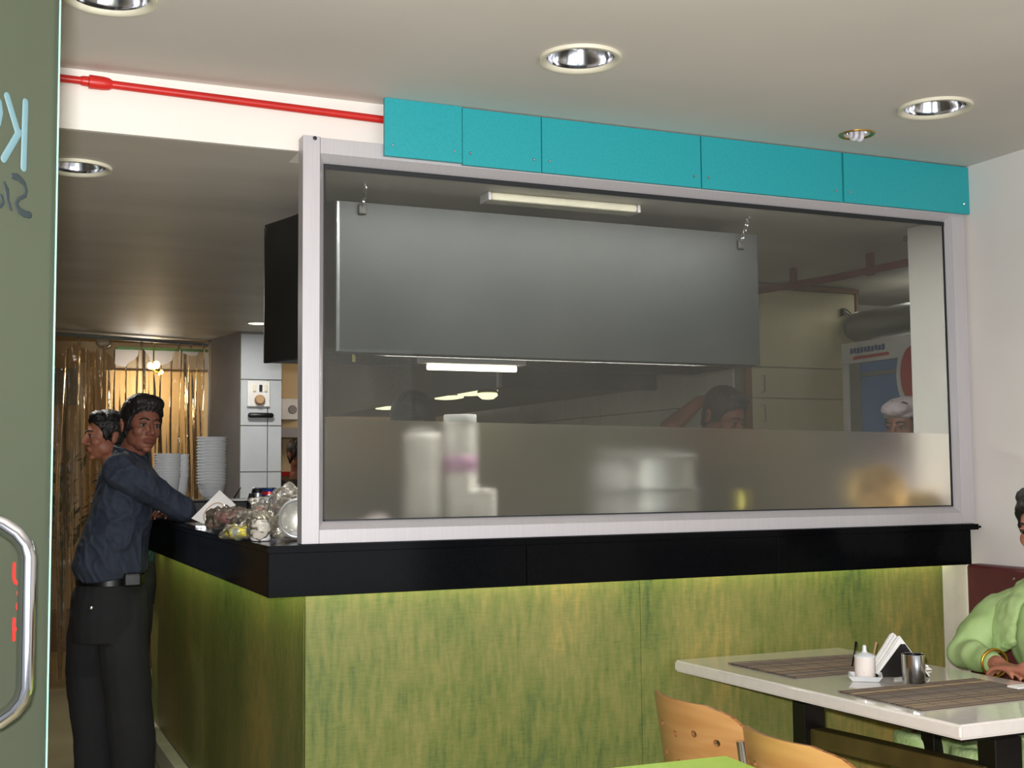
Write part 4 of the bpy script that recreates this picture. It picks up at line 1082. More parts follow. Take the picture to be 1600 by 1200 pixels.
def face_parts(p, mt, s=1.0, eye_open=1, brow='hair', look=(0, 0)):
    for k in (-1, 1):
        bm = nb(); c = V((k*.031, -.0730, -.0005))*s
        ell(bm, c, (.0128*s, .0118*s, .0085*s), seg=16, rings=10); bmesh.ops.transform(bm, matrix=mt, verts=bm.verts)
        e_ = obj('eye', bm, M['eye'], p, smooth=True)
        bm = nb(); ell(bm, c+V((look[0], -.0102, look[1]))*s, (.0062*s, .0028*s, .0062*s), seg=12, rings=8); bmesh.ops.transform(bm, matrix=mt, verts=bm.verts)
        obj('iris', bm, M['iris'], e_, smooth=True)
        bm = nb(); pts = [mt @ (V((k*x_, y_, z_))*s) for x_, y_, z_ in ((.010, -.0905, .021), (.022, -.0905, .0265), (.036, -.083, .0275), (.048, -.071, .021))]
        tube(bm, pts, [.0022*s, .0040*s, .0036*s, .0016*s], 8); obj('eyebrow', bm, M[brow], p, smooth=True)
        bm = nb(); pts = [mt @ (V((k*x_, y_, z_))*s) for x_, y_, z_ in ((.017, -.0835, .002), (.025, -.0875, .0085), (.036, -.0862, .0085), (.046, -.077, .002))]
        tube(bm, pts, [.0008*s, .0015*s, .0015*s, .0008*s], 6); obj('eyelashes', bm, M[brow], p, smooth=True)
    bm = nb()
    for z_, r_, y_ in ((-.0615, .0042, -.0895), (-.0690, .0048, -.0880)):
        q = ell(bm, (0, y_*s, z_*s), (.0225*s, .0052*s, r_*.8*s), seg=16, rings=8)
    bmesh.ops.transform(bm, matrix=mt, verts=bm.verts); obj('lips', bm, M['lips'], p, smooth=True)
def hair_shape(mt, s=1.0, puff=0, low=-.045, fringe=.0, seed=1, disp=.0022):
    """shell of hair a little outside the skull; everything in front of the hairline is tucked under the skin"""
    bm = nb()
    def e(c, r, rot=None): hell(bm, mt, V(c)*s, V(r)*s, rot)
    e((0, .010, .048), (.081+puff*.5, .092+puff*.3, .084+puff))
    e((0, -.028, .052), (.072+puff*.5, .064+puff*.4, .062+puff))
    e((.012, -.044, .094), (.054+puff*.6, .040+puff*.5, .030+puff)); e((-.02, -.03, .100), (.045+puff*.6, .040+puff*.5, .026+puff))
    e((0, .036, -.004), (.071, .052, .062)); e((0, .044, low), (.053, .034, .030))
    for k in (-1, 1): e((k*.069, -.020, .015), (.011, .022, .042))
    me = remesh(bm, .0042, 3, disp, 95, seed); inv = mt.inverted()
    pts = ((.095, -.2), (.076, -.078), (.064, -.064), (.046, -.052), (.020, -.036), (-.005, -.026), (-.022, -.018), (-.028, .034), (-.2, .034))
    for v in me.vertices:
        q = (inv @ v.co)/s; z = q.z+.006*noise.noise(V((q.x*60, 0, seed)))+.010*(abs(q.x)/.07)**2*(q.z > .055)
        for (za, ya_), (zb_, yb_) in zip(pts, pts[1:]):
            if za >= z > zb_:
                lim = yb_+(ya_-yb_)*(z-zb_)/(za-zb_)
                if q.y < lim:
                    f_ = min(1, (lim-q.y)/.006); c_ = V((0, .01, .02)); q2 = c_+(q-c_)*(1-.17*f_); v.co = mt @ (q2*s)
                break
    return me
def head_mtx(c, yaw, pitch=0, roll=0):
    """yaw 0 looks at -Y (the photographer), positive turns towards +X"""
    return Matrix.Translation(V(c)) @ Matrix.Rotation(R(yaw), 4, 'Z') @ Matrix.Rotation(R(pitch), 4, 'X') @ Matrix.Rotation(R(roll), 4, 'Y')
def hand(bm, wrist, d, nrm, side=1, curl=.5, s=1.0):
    """palm, four unequal bent fingers and a thumb leaving the side of the palm"""
    w_ = V(wrist); d = V(d).normalized(); nrm = V(nrm); nrm = (nrm-d*nrm.dot(d)).normalized(); x = d.cross(nrm)*side
    P = lambda a, b, c_: w_+d*a*s+x*b*s+nrm*c_*s
    for b in (-.027, -.009, .009, .027): cap(bm, P(.005, b*.7, 0), .0125*s, P(.078, b, 0), .0100*s, 10)
    for b, L_, in ((-.030, .058), (-.010, .072), (.010, .079), (.030, .070)):
        q = P(.085, b, .0); a = 0; dirv = d.copy()
        for k, (f, r_) in enumerate(((.45, .0088), (.32, .008), (.23, .0072))):
            a += curl*(.5, .8, .6)[k]; dv = d*math.cos(a)-nrm*math.sin(a)+x*b*.8
            q2 = q+dv.normalized()*L_*f*s; cap(bm, q, r_*s, q2, (r_-.0008)*s, 10); q = q2
    q = P(.020, .032, -.004); a0 = q
    for k, (dx, dy, dz_, r_) in enumerate(((.026, .022, -.006, .0115), (.026, .010, -.008, .0098), (.020, .002, -.008, .0086))):
        q2 = q+(d*dx+x*dy+nrm*dz_)*s; cap(bm, q, r_*s, q2, (r_-.001)*s, 10); q = q2
def shoe(p, heel, toe, name='shoe'):
    heel, toe = V(heel), V(toe); d = (toe-heel).normalized(); sd = d.cross(V((0, 0, 1)))
    bm = nb()
    loft(bm, [(heel-d*.03+V((0, 0, .045)), .015, .03, sd), (heel-d*.015+V((0, 0, .05)), .036, .048, sd), (heel+d*.06+V((0, 0, .05)), .040, .050, sd), (heel+d*.14+V((0, 0, .036)), .044, .036, sd), (heel+d*.21+V((0, 0, .028)), .046, .026, sd), (toe+V((0, 0, .022)), .030, .018, sd), (toe+d*.02+V((0, 0, .018)), .010, .010, sd)])
    me = remesh(bm, .006, 3); 
    for v in me.vertices: v.co.z = max(v.co.z, .002)
    o = obj(name, me, M['leather'], p, smooth=True)
    bm = nb(); cs = [heel-d*.03, heel+d*.05, heel+d*.12, heel+d*.2, toe+d*.018]
    poly(bm, [c+sd*w_+V((0, 0, .001)) for c, w_ in zip(cs, (.028, .036, .038, .040, .012))]+[c-sd*w_+V((0, 0, .001)) for c, w_ in list(zip(cs, (.028, .036, .038, .040, .012)))[::-1]], (0, 0, .012))
    obj('sole', bm, M['black'], o)
X_, Y_, Z_ = V((1, 0, 0)), V((0, 1, 0)), V((0, 0, 1))

# ---- man in the slate blue shirt leaning on the counter, looking back at the camera
P_ = empty('person', (.60, 5.6, 0), 'man in slate blue shirt and dark trousers leaning on counter, looking at camera', 'person')
YA = 5.50
hc_ = aY(221, 665, YA-.02)
mtA = head_mtx(hc_, 20, 2, 4); sA = 1.0
def a_(px, py, Y=YA): return aY(px, py, Y)
shR, shL = a_(190, 738, 5.38), a_(205, 728, 5.72)
elR, waR = a_(286, 797, 5.40), a_(262, 800, 5.66)
elL, waL = a_(262, 792, 5.86), a_(246, 800, 5.60)
nk = a_(203, 716, 5.56)
pel = a_(172, 905, 5.56)
bm = nb()
head_shape(bm, mtA, sA, nk)
cap(bm, nk, .060, pel, .10); cap(bm, shR, .04, elR, .036); cap(bm, elR, .034, waR, .026); cap(bm, shL, .04, elL, .036); cap(bm, elL, .034, waL, .026)
cap(bm, nk, .05, shR, .045); cap(bm, nk, .05, shL, .045)
kR, kL = a_(196, 1045, 5.50), a_(138, 1045, 5.72)
fR, fL = V((a_(206, 1190, 5.50).x, 5.50, .09)), V((a_(150, 1190, 5.70).x, 5.70, .09))
for k_, f_ in ((kR, fR), (kL, fL)): cap(bm, pel, .08, k_, .05); cap(bm, k_, .048, f_, .036)
hand(bm, waL, V((-.45, -1, -.02)), Z_, side=-1, curl=.35, s=.9); hand(bm, waR, V((-.7, .75, -.02)), Z_, side=1, curl=.25, s=.9)
obj('body', remesh(bm, .0040, 5), M['skin'], P_, smooth=True)
face_parts(P_, mtA, sA, look=(-.002, 0))
obj('hair', hair_shape(mtA, 1.0, .009, seed=3), M['hair'], P_, smooth=True)
# shirt
bm = nb(); side = V((.25, 1, 0)).normalized()
S2 = [(a_(174, 903, 5.56), .155, .135), (a_(172, 888, 5.56), .17, .158), (a_(176, 862, 5.56), .165, .150), (a_(186, 820, 5.56), .165, .130), (a_(196, 780, 5.56), .185, .128), (a_(200, 745, 5.56), .20, .118), (a_(203, 722, 5.56), .15, .085), (a_(207, 706, 5.55), .075, .068)]
loft(bm, [(c, a, b, side) for c, a, b in S2])
for s_, e_, w_, r in ((shR, elR, waR, .078), (shL, elL, waL, .070)):
    ell(bm, s_, (r*1.02,)*3); cap(bm, s_, r, e_, .052); cap(bm, e_, .050, e_.lerp(w_, .80), .038)
    cap(bm, nk+V((0, 0, -.02)), .06, s_, r*.9)
ell(bm, a_(150, 880, 5.56), (.07, .11, .05))
me = remesh(bm, .0075, 3, .007, 9, 5)
for v in me.vertices:   # folds pulled towards the elbow and waist
    q = v.co; r1 = 1-abs(noise.noise(V((q.x*9+q.z*5, q.y*6, q.z*4-q.x*8))))*2.4; r2 = 1-abs(noise.noise(V((q.x*17+4, q.y*12, q.z*14+q.x*9))))*2.4
    v.co = q+V((-.1, -1, .2))*(.020*max(0, r1)**3+.012*max(0, r2)**3)
obj('shirt', me, M['shirt'], P_, smooth=True)
bm = nb(); cc = nk+V((.004, -.005, .012)); fd = V((.55, -.83, 0)).normalized(); sdc = fd.cross(Z_)
for k_ in range(1):
    n = 30; rows = []
    for i in range(n+1):
        t_ = R(25+310*i/n); d_c = fd*math.cos(t_)+sdc*math.sin(t_); hgt = .036+.012*math.cos(t_)*-1
        b_ = cc+d_c*.062; rows.append([bm.verts.new(p_) for p_ in (b_+V((0, 0, -.02)), b_+d_c*.001+V((0, 0, hgt)), b_+d_c*.012+V((0, 0, hgt-.004)), b_+d_c*.020+V((0, 0, -.006)))])
    for u_, v_ in zip(rows, rows[1:]):
        for k in range(3): bm.faces.new((u_[k], u_[k+1], v_[k+1], v_[k]))
obj('collar', bm, M['shirt'], P_, smooth=40)
# trousers
bm = nb(); sd2 = V((.55, .83, 0)).normalized()
loft(bm, [(a_(172, 895, 5.57), .135, .125, side), (a_(172, 915, 5.57), .15, .135, side), (a_(170, 960, 5.58), .185, .160, side), (a_(170, 1000, 5.58), .16, .15, side)])
for k_, f_, dx in ((kR, fR, .01), (kL, fL, -.01)):
    hp_ = pel+(k_-pel)*.25+V((dx*2, 0, 0))
    cap(bm, hp_+V((dx, 0, 0)), .112, k_+V((0, 0, .0)), .100); cap(bm, k_, .100, f_+V((0, 0, .03)), .082)
    loft(bm, [(k_, .098, .098, X_), (f_+V((0, 0, .16)), .096, .09, X_), (f_+V((0, 0, -.055)), .088, .084, X_)])
me = remesh(bm, .008, 3, .006, 7, 9)
for v in me.vertices: v.co.z = max(v.co.z, .018)
tr_ = obj('trousers', me, M['trouser'], P_, smooth=True)
bm = nb(); bc = a_(172, 905, 5.57); n = 40
for k in range(n):
    pass
ring = [bc+side*(.148*math.cos(t_))+side.cross(Z_)*(.135*math.sin(t_)) for t_ in [2*math.pi*k/n for k in range(n)]]
vo = [[bm.verts.new(p+V((0, 0, dz_))+((p-bc).normalized()*o_)) for p in ring] for dz_, o_ in ((-.018, .006), (.018, .006), (.018, -.002), (-.018, -.002))]
for u_, v_ in zip(vo, vo[1:]+vo[:1]):
    for k in range(n): bm.faces.new((u_[k], u_[(k+1) % n], v_[(k+1) % n], v_[k]))
blt = obj('belt', bm, M['leather'], P_, smooth=40)
q = a_(205, 903, 5.40)
obj('belt_pouch', B(q.x-.032, q.x+.04, q.y-.02, q.y+.02, q.z-.035, q.z+.02, .008), M['leather'], P_)
bm = nb(); ell(bm, a_(176, 900, 5.425), (.036, .006, .020)); obj('belt_plate', bm, M['satin'], blt, smooth=True)
bm = nb(); lathe(bm, [(0, .003), (.008, .003), (.010, 0), (0, 0)], n=14, mtx=Matrix.Translation(a_(143, 950, 5.425)) @ Matrix.Rotation(R(90), 4, 'X')); obj('button', bm, M['satin'], tr_, smooth=True)
shoe(P_, (fR.x-.02, fR.y, 0), (fR.x+.20, fR.y-.06, 0))
shoe(P_, (fL.x+.04, fL.y-.04, 0), (fL.x-.17, fL.y-.10, 0))

# ---- second man seen in profile behind him
P_ = empty('person', (.60, 6.35, 0), 'man seen in profile facing left behind the man in slate blue', 'person')
YB = 6.25; hb = aY(166, 682, YB); mtB = head_mtx(hb, -82, 0, 0)
nk = aY(176, 742, YB+.02); nk.x += .02
pel = V((nk.x+.06, YB, .93)); bm = nb()
head_shape(bm, mtB, 1.0, nk)
cap(bm, nk, .07, pel, .10)
shs = [nk+V((.02, -.17, -.07)), nk+V((.04, .19, -.07))]
els = [nk+V((.10, -.19, -.36)), nk+V((.06, .23, -.36))]; was = [V((.84, YB-.25, 1.190)), nk+V((.0, .2, -.6))]
for s_, e_, w_ in zip(shs, els, was): cap(bm, nk+V((0, 0, -.03)), .05, s_, .045); cap(bm, s_, .042, e_, .035); cap(bm, e_, .034, w_, .026)
hand(bm, was[0], V((1, -.3, -.02)), Z_, 1, .4, .9); hand(bm, was[1], V((0, 0, -1)), V((0, 1, 0)), 1, .4, .9)
fB = [V((pel.x-.02, YB-.11, .09)), V((pel.x-.02, YB+.11, .09))]
for f_ in fB: cap(bm, pel+V((0, (f_.y-YB)*.8, 0)), .08, V((pel.x, f_.y, .5)), .05); cap(bm, V((pel.x, f_.y, .5)), .05, f_, .036)
obj('body', remesh(bm, .0042, 5), M['skin2'], P_, smooth=True)
face_parts(P_, mtB, 1.0, look=(0, 0))
obj('hair', hair_shape(mtB, 1.0, .001, seed=8), M['hair'], P_, smooth=True)
bm = nb(); loft(bm, [(pel+V((0, 0, .0)), .17, .12, Y_), (pel+V((0, 0, .2)), .17, .12, Y_), (nk+V((.02, 0, -.22)), .20, .13, Y_), (nk+V((.01, 0, -.10)), .20, .11, Y_), (nk+V((.005, 0, -.045)), .08, .075, Y_)])
for s_, e_, w_ in zip(shs, els, was): cap(bm, s_, .066, e_, .052); cap(bm, e_, .05, e_.lerp(w_, .8), .038)
obj('shirt', remesh(bm, .009, 3, .006, 9, 2), M['teal_shirt'], P_, smooth=True)
bm = nb(); loft(bm, [(pel+V((0, 0, .03)), .165, .12, Y_), (pel+V((0, 0, -.12)), .175, .13, Y_), (pel+V((0, 0, -.2)), .16, .12, Y_)])
for f_ in fB: loft(bm, [(pel+V((0, (f_.y-YB)*.8, -.08)), .095, .11, Y_), (V((pel.x, f_.y, .5)), .08, .085, Y_), (f_+V((0, 0, -.04)), .07, .08, Y_)])
obj('trousers', remesh(bm, .010, 2, .005, 8, 3), M['trouser'], P_, smooth=True)
for f_ in fB: shoe(P_, (f_.x+.06, f_.y, 0), (f_.x-.16, f_.y, 0))

# ---- generic kitchen staff, standing, seen above the frosted band
def standing(label, hx, hy, topz, yaw, pitch, skin, cloth, hairm, armup=False, hs=1.0, puff=.004, capm=None, seed=1):
    P = empty('person', (hx, hy, 0), label, 'person')
    c = V((hx, hy, topz-.128*hs)); mt = head_mtx(c, yaw, pitch)
    f = Matrix.Rotation(R(yaw), 3, 'Z') @ V((0, -1, 0)); sd = Matrix.Rotation(R(yaw), 3, 'Z') @ V((1, 0, 0))
    nk = c-f*.05+V((0, 0, -.15*hs)); ch_ = nk-f*.03+V((0, 0, -.14)); pel = V((hx, hy, .92))-f*.12
    bm = nb(); head_shape(bm, mt, hs, nk); cap(bm, nk, .06, pel, .1)
    sh = [nk+sd*k*.18+V((0, 0, -.06)) for k in (-1, 1)]
    el = [s+f*.08+sd*k*.04+V((0, 0, -.27)) for s, k in zip(sh, (-1, 1))]
    wr = [e+f*.22-sd*k*.05+V((0, 0, -.02)) for e, k in zip(el, (-1, 1))]
    if armup:
        el[0] = armup[0]; wr[0] = armup[1]
    for i, (s, e, w_) in enumerate(zip(sh, el, wr)):
        cap(bm, nk+V((0, 0, -.03)), .05, s, .05); cap(bm, s, .047, e, .041); cap(bm, e, .040, w_, .028)
        if armup and i == 0: hand(bm, w_, (c+V((.02, .03, .10)))-w_, V((-.5, -.6, .8)), 1, .35, .95)
        else: hand(bm, w_, f+V((0, 0, -.3)), Z_, 1 if i else -1, .5, .95)
    ft = [V((pel.x, pel.y, .09))+sd*k*.1 for k in (-1, 1)]
    for g_ in ft: cap(bm, pel, .08, g_+V((0, 0, .4)), .05); cap(bm, g_+V((0, 0, .4)), .05, g_, .036)
    obj('body', remesh(bm, .0055, 2), M[skin], P, smooth=True)
    face_parts(P, mt, hs, brow=hairm)
    obj('hair', hair_shape(mt, hs, puff, seed=seed), M[hairm], P, smooth=True)
    bm = nb(); loft(bm, [(pel, .17, .12, sd), (pel.lerp(ch_, .5), .165, .115, sd), (ch_, .195, .125, sd), (nk+V((0, 0, -.07)), .19, .10, sd), (nk+V((0, 0, -.02)), .075, .07, sd)])
    for i, (s, e) in enumerate(zip(sh, el)): cap(bm, s, .066, s.lerp(e, .75 if armup and i == 0 else .95), .055)
    obj('shirt', remesh(bm, .011, 3, .006, 9, seed), M[cloth], P, smooth=True)
    bm = nb(); loft(bm, [(pel+V((0, 0, .03)), .165, .12, sd), (pel+V((0, 0, -.12)), .175, .13, sd), (pel+V((0, 0, -.2)), .16, .12, sd)])
    for g_ in ft: loft(bm, [(pel+(g_-V((pel.x, pel.y, .09)))*.7+V((0, 0, -.08)), .095, .11, sd), (g_+V((0, 0, .4)), .08, .085, sd), (g_+V((0, 0, -.04)), .075, .085, sd)])
    obj('trousers', remesh(bm, .012, 2), M['trouser'], P, smooth=True)
    for g_ in ft: shoe(P, V((g_.x, g_.y, 0))-f*.05, V((g_.x, g_.y, 0))+f*.18)
    return P, mt
hp3 = aY(1127, 606, 4.62)
e3 = aY(1046, 668, 4.55); w3 = aY(1092, 628, 4.66)
standing('man with arm raised to his dark hair seen through the screen under the hood', hp3.x, 4.62, hp3.z+.004, 28, 24, 'skin', 'dark_cloth', 'hairgrey', armup=(e3, w3), hs=1.04, puff=.004, seed=4)
hp5 = aY(642, 619, 4.9)
standing('dark haired man bowing his head behind the tall white containers', hp5.x, 4.9, hp5.z+.01, 10, 26, 'skin', 'dark_cloth', 'hair', hs=1.05, puff=.012, seed=6)
hp4 = aY(1412, 622, 4.22)
Pc, mtc = standing('cook in pale pink white cap beside the plaster column', hp4.x, 4.22, hp4.z, -72, 6, 'skin', 'chef_white', 'hair', hs=.96, puff=-.004, seed=9)
bm = nb()
def ce(c, r, rot=None): hell(bm, mtc, V(c), V(r), rot)
ce((0, .022, .078), (.094, .108, .052)); ce((0, .015, .052), (.086, .104, .026)); ce((.0, -.06, .078), (.07, .05, .034)); ce((0, .10, .085), (.06, .04, .04))
obj('cap', remesh(bm, .005, 2, .005, 30, 2), M['chef_white'], Pc, smooth=True)

# ---- seated diner far behind the pillar, seen from the side
ps = aY(463, 684, 9.2)
P_ = empty('person', (ps.x, 9.2, 0), 'dark clothed diner seated beyond the red edged bench', 'person')
mt = head_mtx(ps+V((.02, 0, -.13)), 35); nk = ps+V((.03, .03, -.28)); pel = V((nk.x+.02, 9.32, .52)); bm = nb()
head_shape(bm, mt, 1.0, nk); cap(bm, nk, .07, pel, .12)
for k in (-1, 1):
    s_ = nk+V((k*.18, 0, -.08)); e_ = s_+V((k*.04, -.12, -.26)); w_ = e_+V((-k*.08, -.2, .02)); cap(bm, s_, .045, e_, .04); cap(bm, e_, .04, w_, .03); hand(bm, w_, V((-k*.3, -1, 0)), Z_, k, .5)
    kn = pel+V((k*.1, -.42, 0)); cap(bm, pel, .09, kn, .06); cap(bm, kn, .055, V((kn.x, kn.y, .1)), .04)
obj('body', remesh(bm, .007, 2), M['skin'], P_, smooth=True); obj('hair', hair_shape(mt, 1.0, seed=11), M['hair'], P_, smooth=True)
bm = nb(); loft(bm, [(pel, .18, .14, X_), (nk+V((0, .0, -.25)), .21, .14, X_), (nk+V((0, 0, -.09)), .20, .11, X_), (nk+V((0, 0, -.03)), .08, .08, X_)])
for k in (-1, 1):
    s_ = nk+V((k*.18, 0, -.08)); e_ = s_+V((k*.04, -.12, -.26)); cap(bm, s_, .07, e_, .055)
obj('shirt', remesh(bm, .012, 3), M['dark_cloth'], P_, smooth=True)
bm = nb(); 
for k in (-1, 1):
    kn = pel+V((k*.1, -.42, 0)); cap(bm, pel+V((k*.06, 0, 0)), .11, kn, .08); cap(bm, kn, .078, V((kn.x, kn.y, .1)), .06)
obj('trousers', remesh(bm, .014, 2), M['trouser'], P_, smooth=True)

# ---- woman in pale green at the table, cut by the right edge
P_ = empty('person', (3.02, 2.83, 0), 'woman in pale green dress with gold bangle seated at the white table', 'person')
sN = aX(1562, 950, 2.99)      # shoulder away from the camera plane
nk = V((3.04, 2.86, 1.02)); hcw = V((3.00, 2.815, 1.165)); mtW = head_mtx(hcw, -75, 8)
shF = aX(1562, 962, 3.00); shN = V((3.00, 2.66, .93))
elF = aX(1506, 1046, 2.86); elF.z = .772; wrF = V((2.80, 2.83, .768))
elN = V((2.86, 2.52, .785)); wrN = V((2.775, 2.70, .772))
bm = nb(); head_shape(bm, mtW, .98, nk)
pel = V((3.10, 2.80, .56)); cap(bm, nk, .055, pel, .12)
for s_, e_, w_ in ((shF, elF, wrF), (shN, elN, wrN)):
    cap(bm, nk+V((0, 0, -.04)), .045, s_, .045); cap(bm, s_, .042, e_, .036); cap(bm, e_, .034, w_, .024)
hand(bm, wrF, V((-.25, -1, -.04)), Z_, -1, .3, .85); hand(bm, wrN, V((-.1, 1, -.03)), Z_, 1, .45, .85)
kns = [V((2.66, 2.98, .52)), V((2.66, 2.74, .52))]
for k_ in kns: cap(bm, pel, .09, k_, .06); cap(bm, k_, .055, V((k_.x-.02, k_.y, .1)), .036)
obj('body', remesh(bm, .0042, 2), M['skin2'], P_, smooth=True)
face_parts(P_, mtW, .98)
obj('hair', hair_shape(mtW, .98, .010, low=-.085, seed=13), M['hair'], P_, smooth=True)
bm = nb(); cap(bm, mtW @ V((0, .085, -.03)), .035, nk+V((.08, .02, -.02)), .03)
obj('hair_tail', remesh(bm, .006, 2, .003, 40), M['hair'], P_, smooth=True)
bm = nb()
loft(bm, [(pel+V((0, .0, -.03)), .20, .16, Y_), (V((3.10, 2.82, .70)), .17, .13, Y_), (V((3.07, 2.84, .85)), .185, .13, Y_), (V((3.05, 2.85, .95)), .17, .10, Y_), (nk+V((0, 0, -.035)), .07, .065, Y_)])
for s_, e_, w_ in ((shF, elF, wrF), (shN, elN, wrN)):
    cap(bm, s_, .070, s_.lerp(e_, .6), .066); cap(bm, s_.lerp(e_, .5), .064, e_, .050); cap(bm, e_, .048, e_.lerp(w_, .82), .036)
    cap(bm, nk+V((0, 0, -.05)), .06, s_, .062)
me = remesh(bm, .007, 3, .007, 11, 4)
for v in me.vertices:
    q = v.co; v.co = q+V((-.4, -.6, .3))*.005*math.sin(q.z*60+q.y*50+4*noise.noise(q*7))
obj('kameez', me, M['green_cloth'], P_, smooth=True)
# skirt part of the dress over the lap
bm = nb(); loft(bm, [(V((3.12, 2.82, .56)), .23, .13, Y_), (V((2.95, 2.84, .55)), .25, .12, Y_), (V((2.72, 2.86, .535)), .24, .10, Y_), (V((2.63, 2.86, .50)), .21, .07, Y_)])
for k_ in kns: loft(bm, [(k_+V((.0, 0, .03)), .11, .09, Y_), (V((k_.x-.02, k_.y, .35)), .12, .10, Y_), (V((k_.x-.03, k_.y, .14)), .13, .11, Y_)])
obj('skirt', remesh(bm, .010, 3, .010, 10, 7), M['green_embroid'], P_, smooth=True)
for k_ in kns: cap_b = nb(); loft(cap_b, [(V((k_.x+.02, k_.y, .03)), .03, .028, Y_), (V((k_.x-.06, k_.y, .035)), .036, .03, Y_), (V((k_.x-.15, k_.y, .022)), .032, .020, Y_)]); obj('sandal', remesh(cap_b, .006, 2), M['leather'], P_, smooth=True)
# scarf draped over the shoulder, bangle and embroidery
bm = nb(); n = 24
path = [nk+V((.06, -.03, .0)), nk+V((-.02, .05, -.03)), V((2.955, 2.93, .93)), V((2.925, 2.93, .86)), V((2.90, 2.90, .80))]
sec = []
for i, c in enumerate(path): sec.append((c, .055, .016, V((.2, 1, 0))))
loft(bm, sec, 16); obj('scarf', remesh(bm, .006, 3, .008, 22, 3), M['green_cloth'], P_, smooth=True)
bw = wrF.lerp(elF, .10); ax = (wrF-elF).normalized(); x1, y1 = frame_of(ax)
obj('bangle', tube(nb(), [bw+(x1*math.cos(t_)+y1*math.sin(t_))*.040 for t_ in [2*math.pi*k/28 for k in range(28)]], .0042, 8, closed=True), M['gold'], P_, smooth=True)
bm = nb()
ec = aX(1570, 992, 2.90)
for k in range(34):
    q = ec+V((0, random.uniform(-.035, .035), random.uniform(-.03, .03))); ell(bm, q+V((-.012, 0, 0)), (.0035, .0035, .0035), seg=6, rings=4)

bm.free()

# ================================================================= BOWLS ON THE FAR END
yb = 6.4
tr0 = aY(330, 776, yb)
sh_ = tr0.z-.012
tag(obj('black_tray', B(.80, 1.50, 6.12, 6.62, ZT+.001, sh_-.002, .01), M['black']), 'black raised shelf at the far end of the counter carrying white bowls', 'shelf')
BP = lambda r, h: [(0, 0), (r*.45, 0), (r*.47, .006), (r*.62, .010), (r*.82, h*.45), (r*.87, h-.008), (r*.99, h-.005), (r, h), (r*.97, h), (r*.93, h*.9), (r*.8, h*.45), (r*.5, .014), (0, .012)]
ORD = 'top second third fourth fifth sixth seventh eighth ninth tenth eleventh twelfth thirteenth fourteenth fifteenth sixteenth'.split()
def bowls(cx, cy, z, r, h, step, n, label, grp):
    src = None
    for i in range(n):
        o = src.copy() if src else tag(obj('bowl', lathe(nb(), BP(r, h), (cx, cy, z), 32), M['porcelain'], smooth=40))
        if src: COL.objects.link(o); o.location = src.location+V((random.uniform(-.0015, .0015), 0, step*i))
        else: src = o
        k = n-1-i; pos = 'lowest' if i == 0 else 'topmost' if k == 0 else ORD[k]+' from the top'
        tag(o, label % pos, 'bowl', grp)
        src = src or o
c = aY(331, 700, yb); r_ = (aY(355, 700, yb)-aY(308, 700, yb)).x/2
top_ = aY(331, 683, yb).z
n_ = 16; h_ = .085; st = (top_-sh_-h_)/(n_-1)
bowls(c.x, yb, sh_, r_, h_, st, n_, 'white bowl, %s of the tall stack nearest the tiled pillar', 'tall stack of white bowls')
c = aY(259, 740, yb); r2 = .066
tz = aY(259, 709, yb).z; n2_ = 9; st = (tz-sh_-.12)/(n2_-1)
bowls(c.x, yb-.05, sh_, r2, .12, st, n2_, 'deep white bowl, %s of the stack beside the leaning man', 'short stack of deep white bowls')
c = aY(286, 740, yb); st = (tz-sh_-.12)/(n2_-1)
bowls(c.x+.005, yb+.13, sh_, .045, .12, st, n2_, 'narrow white bowl, %s of the stack between two wider stacks', 'stack of narrow white bowls')
q = aY(366, 778, 6.3)
tag(obj('chopstick', tube(nb(), [q, aY(376, 762, 6.35)], [.004, .003], 8), M['black']), 'thin black stick leaning by the tray against the tiled pillar', 'stick')

# ================================================================= CLUTTER ON THE SIDE COUNTER
q = aZ(345, 828, ZT); 
def T(px, py): return aZ(px, py, ZT+.001)
# stainless trays lying flat
p = T(372, 838)
tray = empty('serving_tray', (.98, 4.15, ZT), 'flat stainless tray under the wrapped packets on the side counter', 'tray')
bm = nb(); poly(bm, [(.80, 3.95, ZT+.001), (1.18, 3.95, ZT+.001), (1.18, 4.55, ZT+.001), (.80, 4.55, ZT+.001)], (0, 0, .006)); part('base', bm, M['chrome'], tray)
part('rim', tube(nb(), [(.80, 3.95, ZT+.010), (1.18, 3.95, ZT+.010), (1.18, 4.55, ZT+.010), (.80, 4.55, ZT+.010)], .005, 8, closed=True), M['chrome'], tray)
tag(obj('foil_sheet', (lambda bm: (poly(bm, [(.775, 4.75, ZT+.001), (.96, 4.70, ZT+.001), (1.0, 5.08, ZT+.001), (.79, 5.10, ZT+.001)], (0, 0, .008)), bm)[1])(nb()), M['foil']), 'crumpled silver foil sheet lying by the man\'s elbow', 'foil')
# leaning white card with a ring print
ya = 4.75
cd = empty('white_box_lid', aY(330, 790, ya), 'white card tilted on its corner with a tan ring print', 'card')
a1, a2, a3, a4 = aY(299, 810, ya), aY(343, 766, ya+.02), aY(368, 789, ya+.05), aY(335, 826, ya+.03)
bm = nb(); poly(bm, [a1, a2, a3, a4], (.004, .010, 0)); part('card', bm, M['paper'], cd)
cc = (a1+a2+a3+a4)/4; ux = (a3-a2).normalized(); uy = (a1-a2).normalized(); nv = ux.cross(uy).normalized()
if nv.y > 0: nv = -nv
part('print_ring', tube(nb(), [cc+ux*.03*math.cos(t_)+uy*.045*math.sin(t_)+nv*.001+uy*.01 for t_ in [2*math.pi*k/24 for k in range(24)]], .0018, 6, closed=True), M['tan'], cd)
bm = nb(); ell(bm, cc+ux*.012+uy*.012-nv*.0, (.012, .004, .006)); part('print_spot', bm, M['tan'], cd)
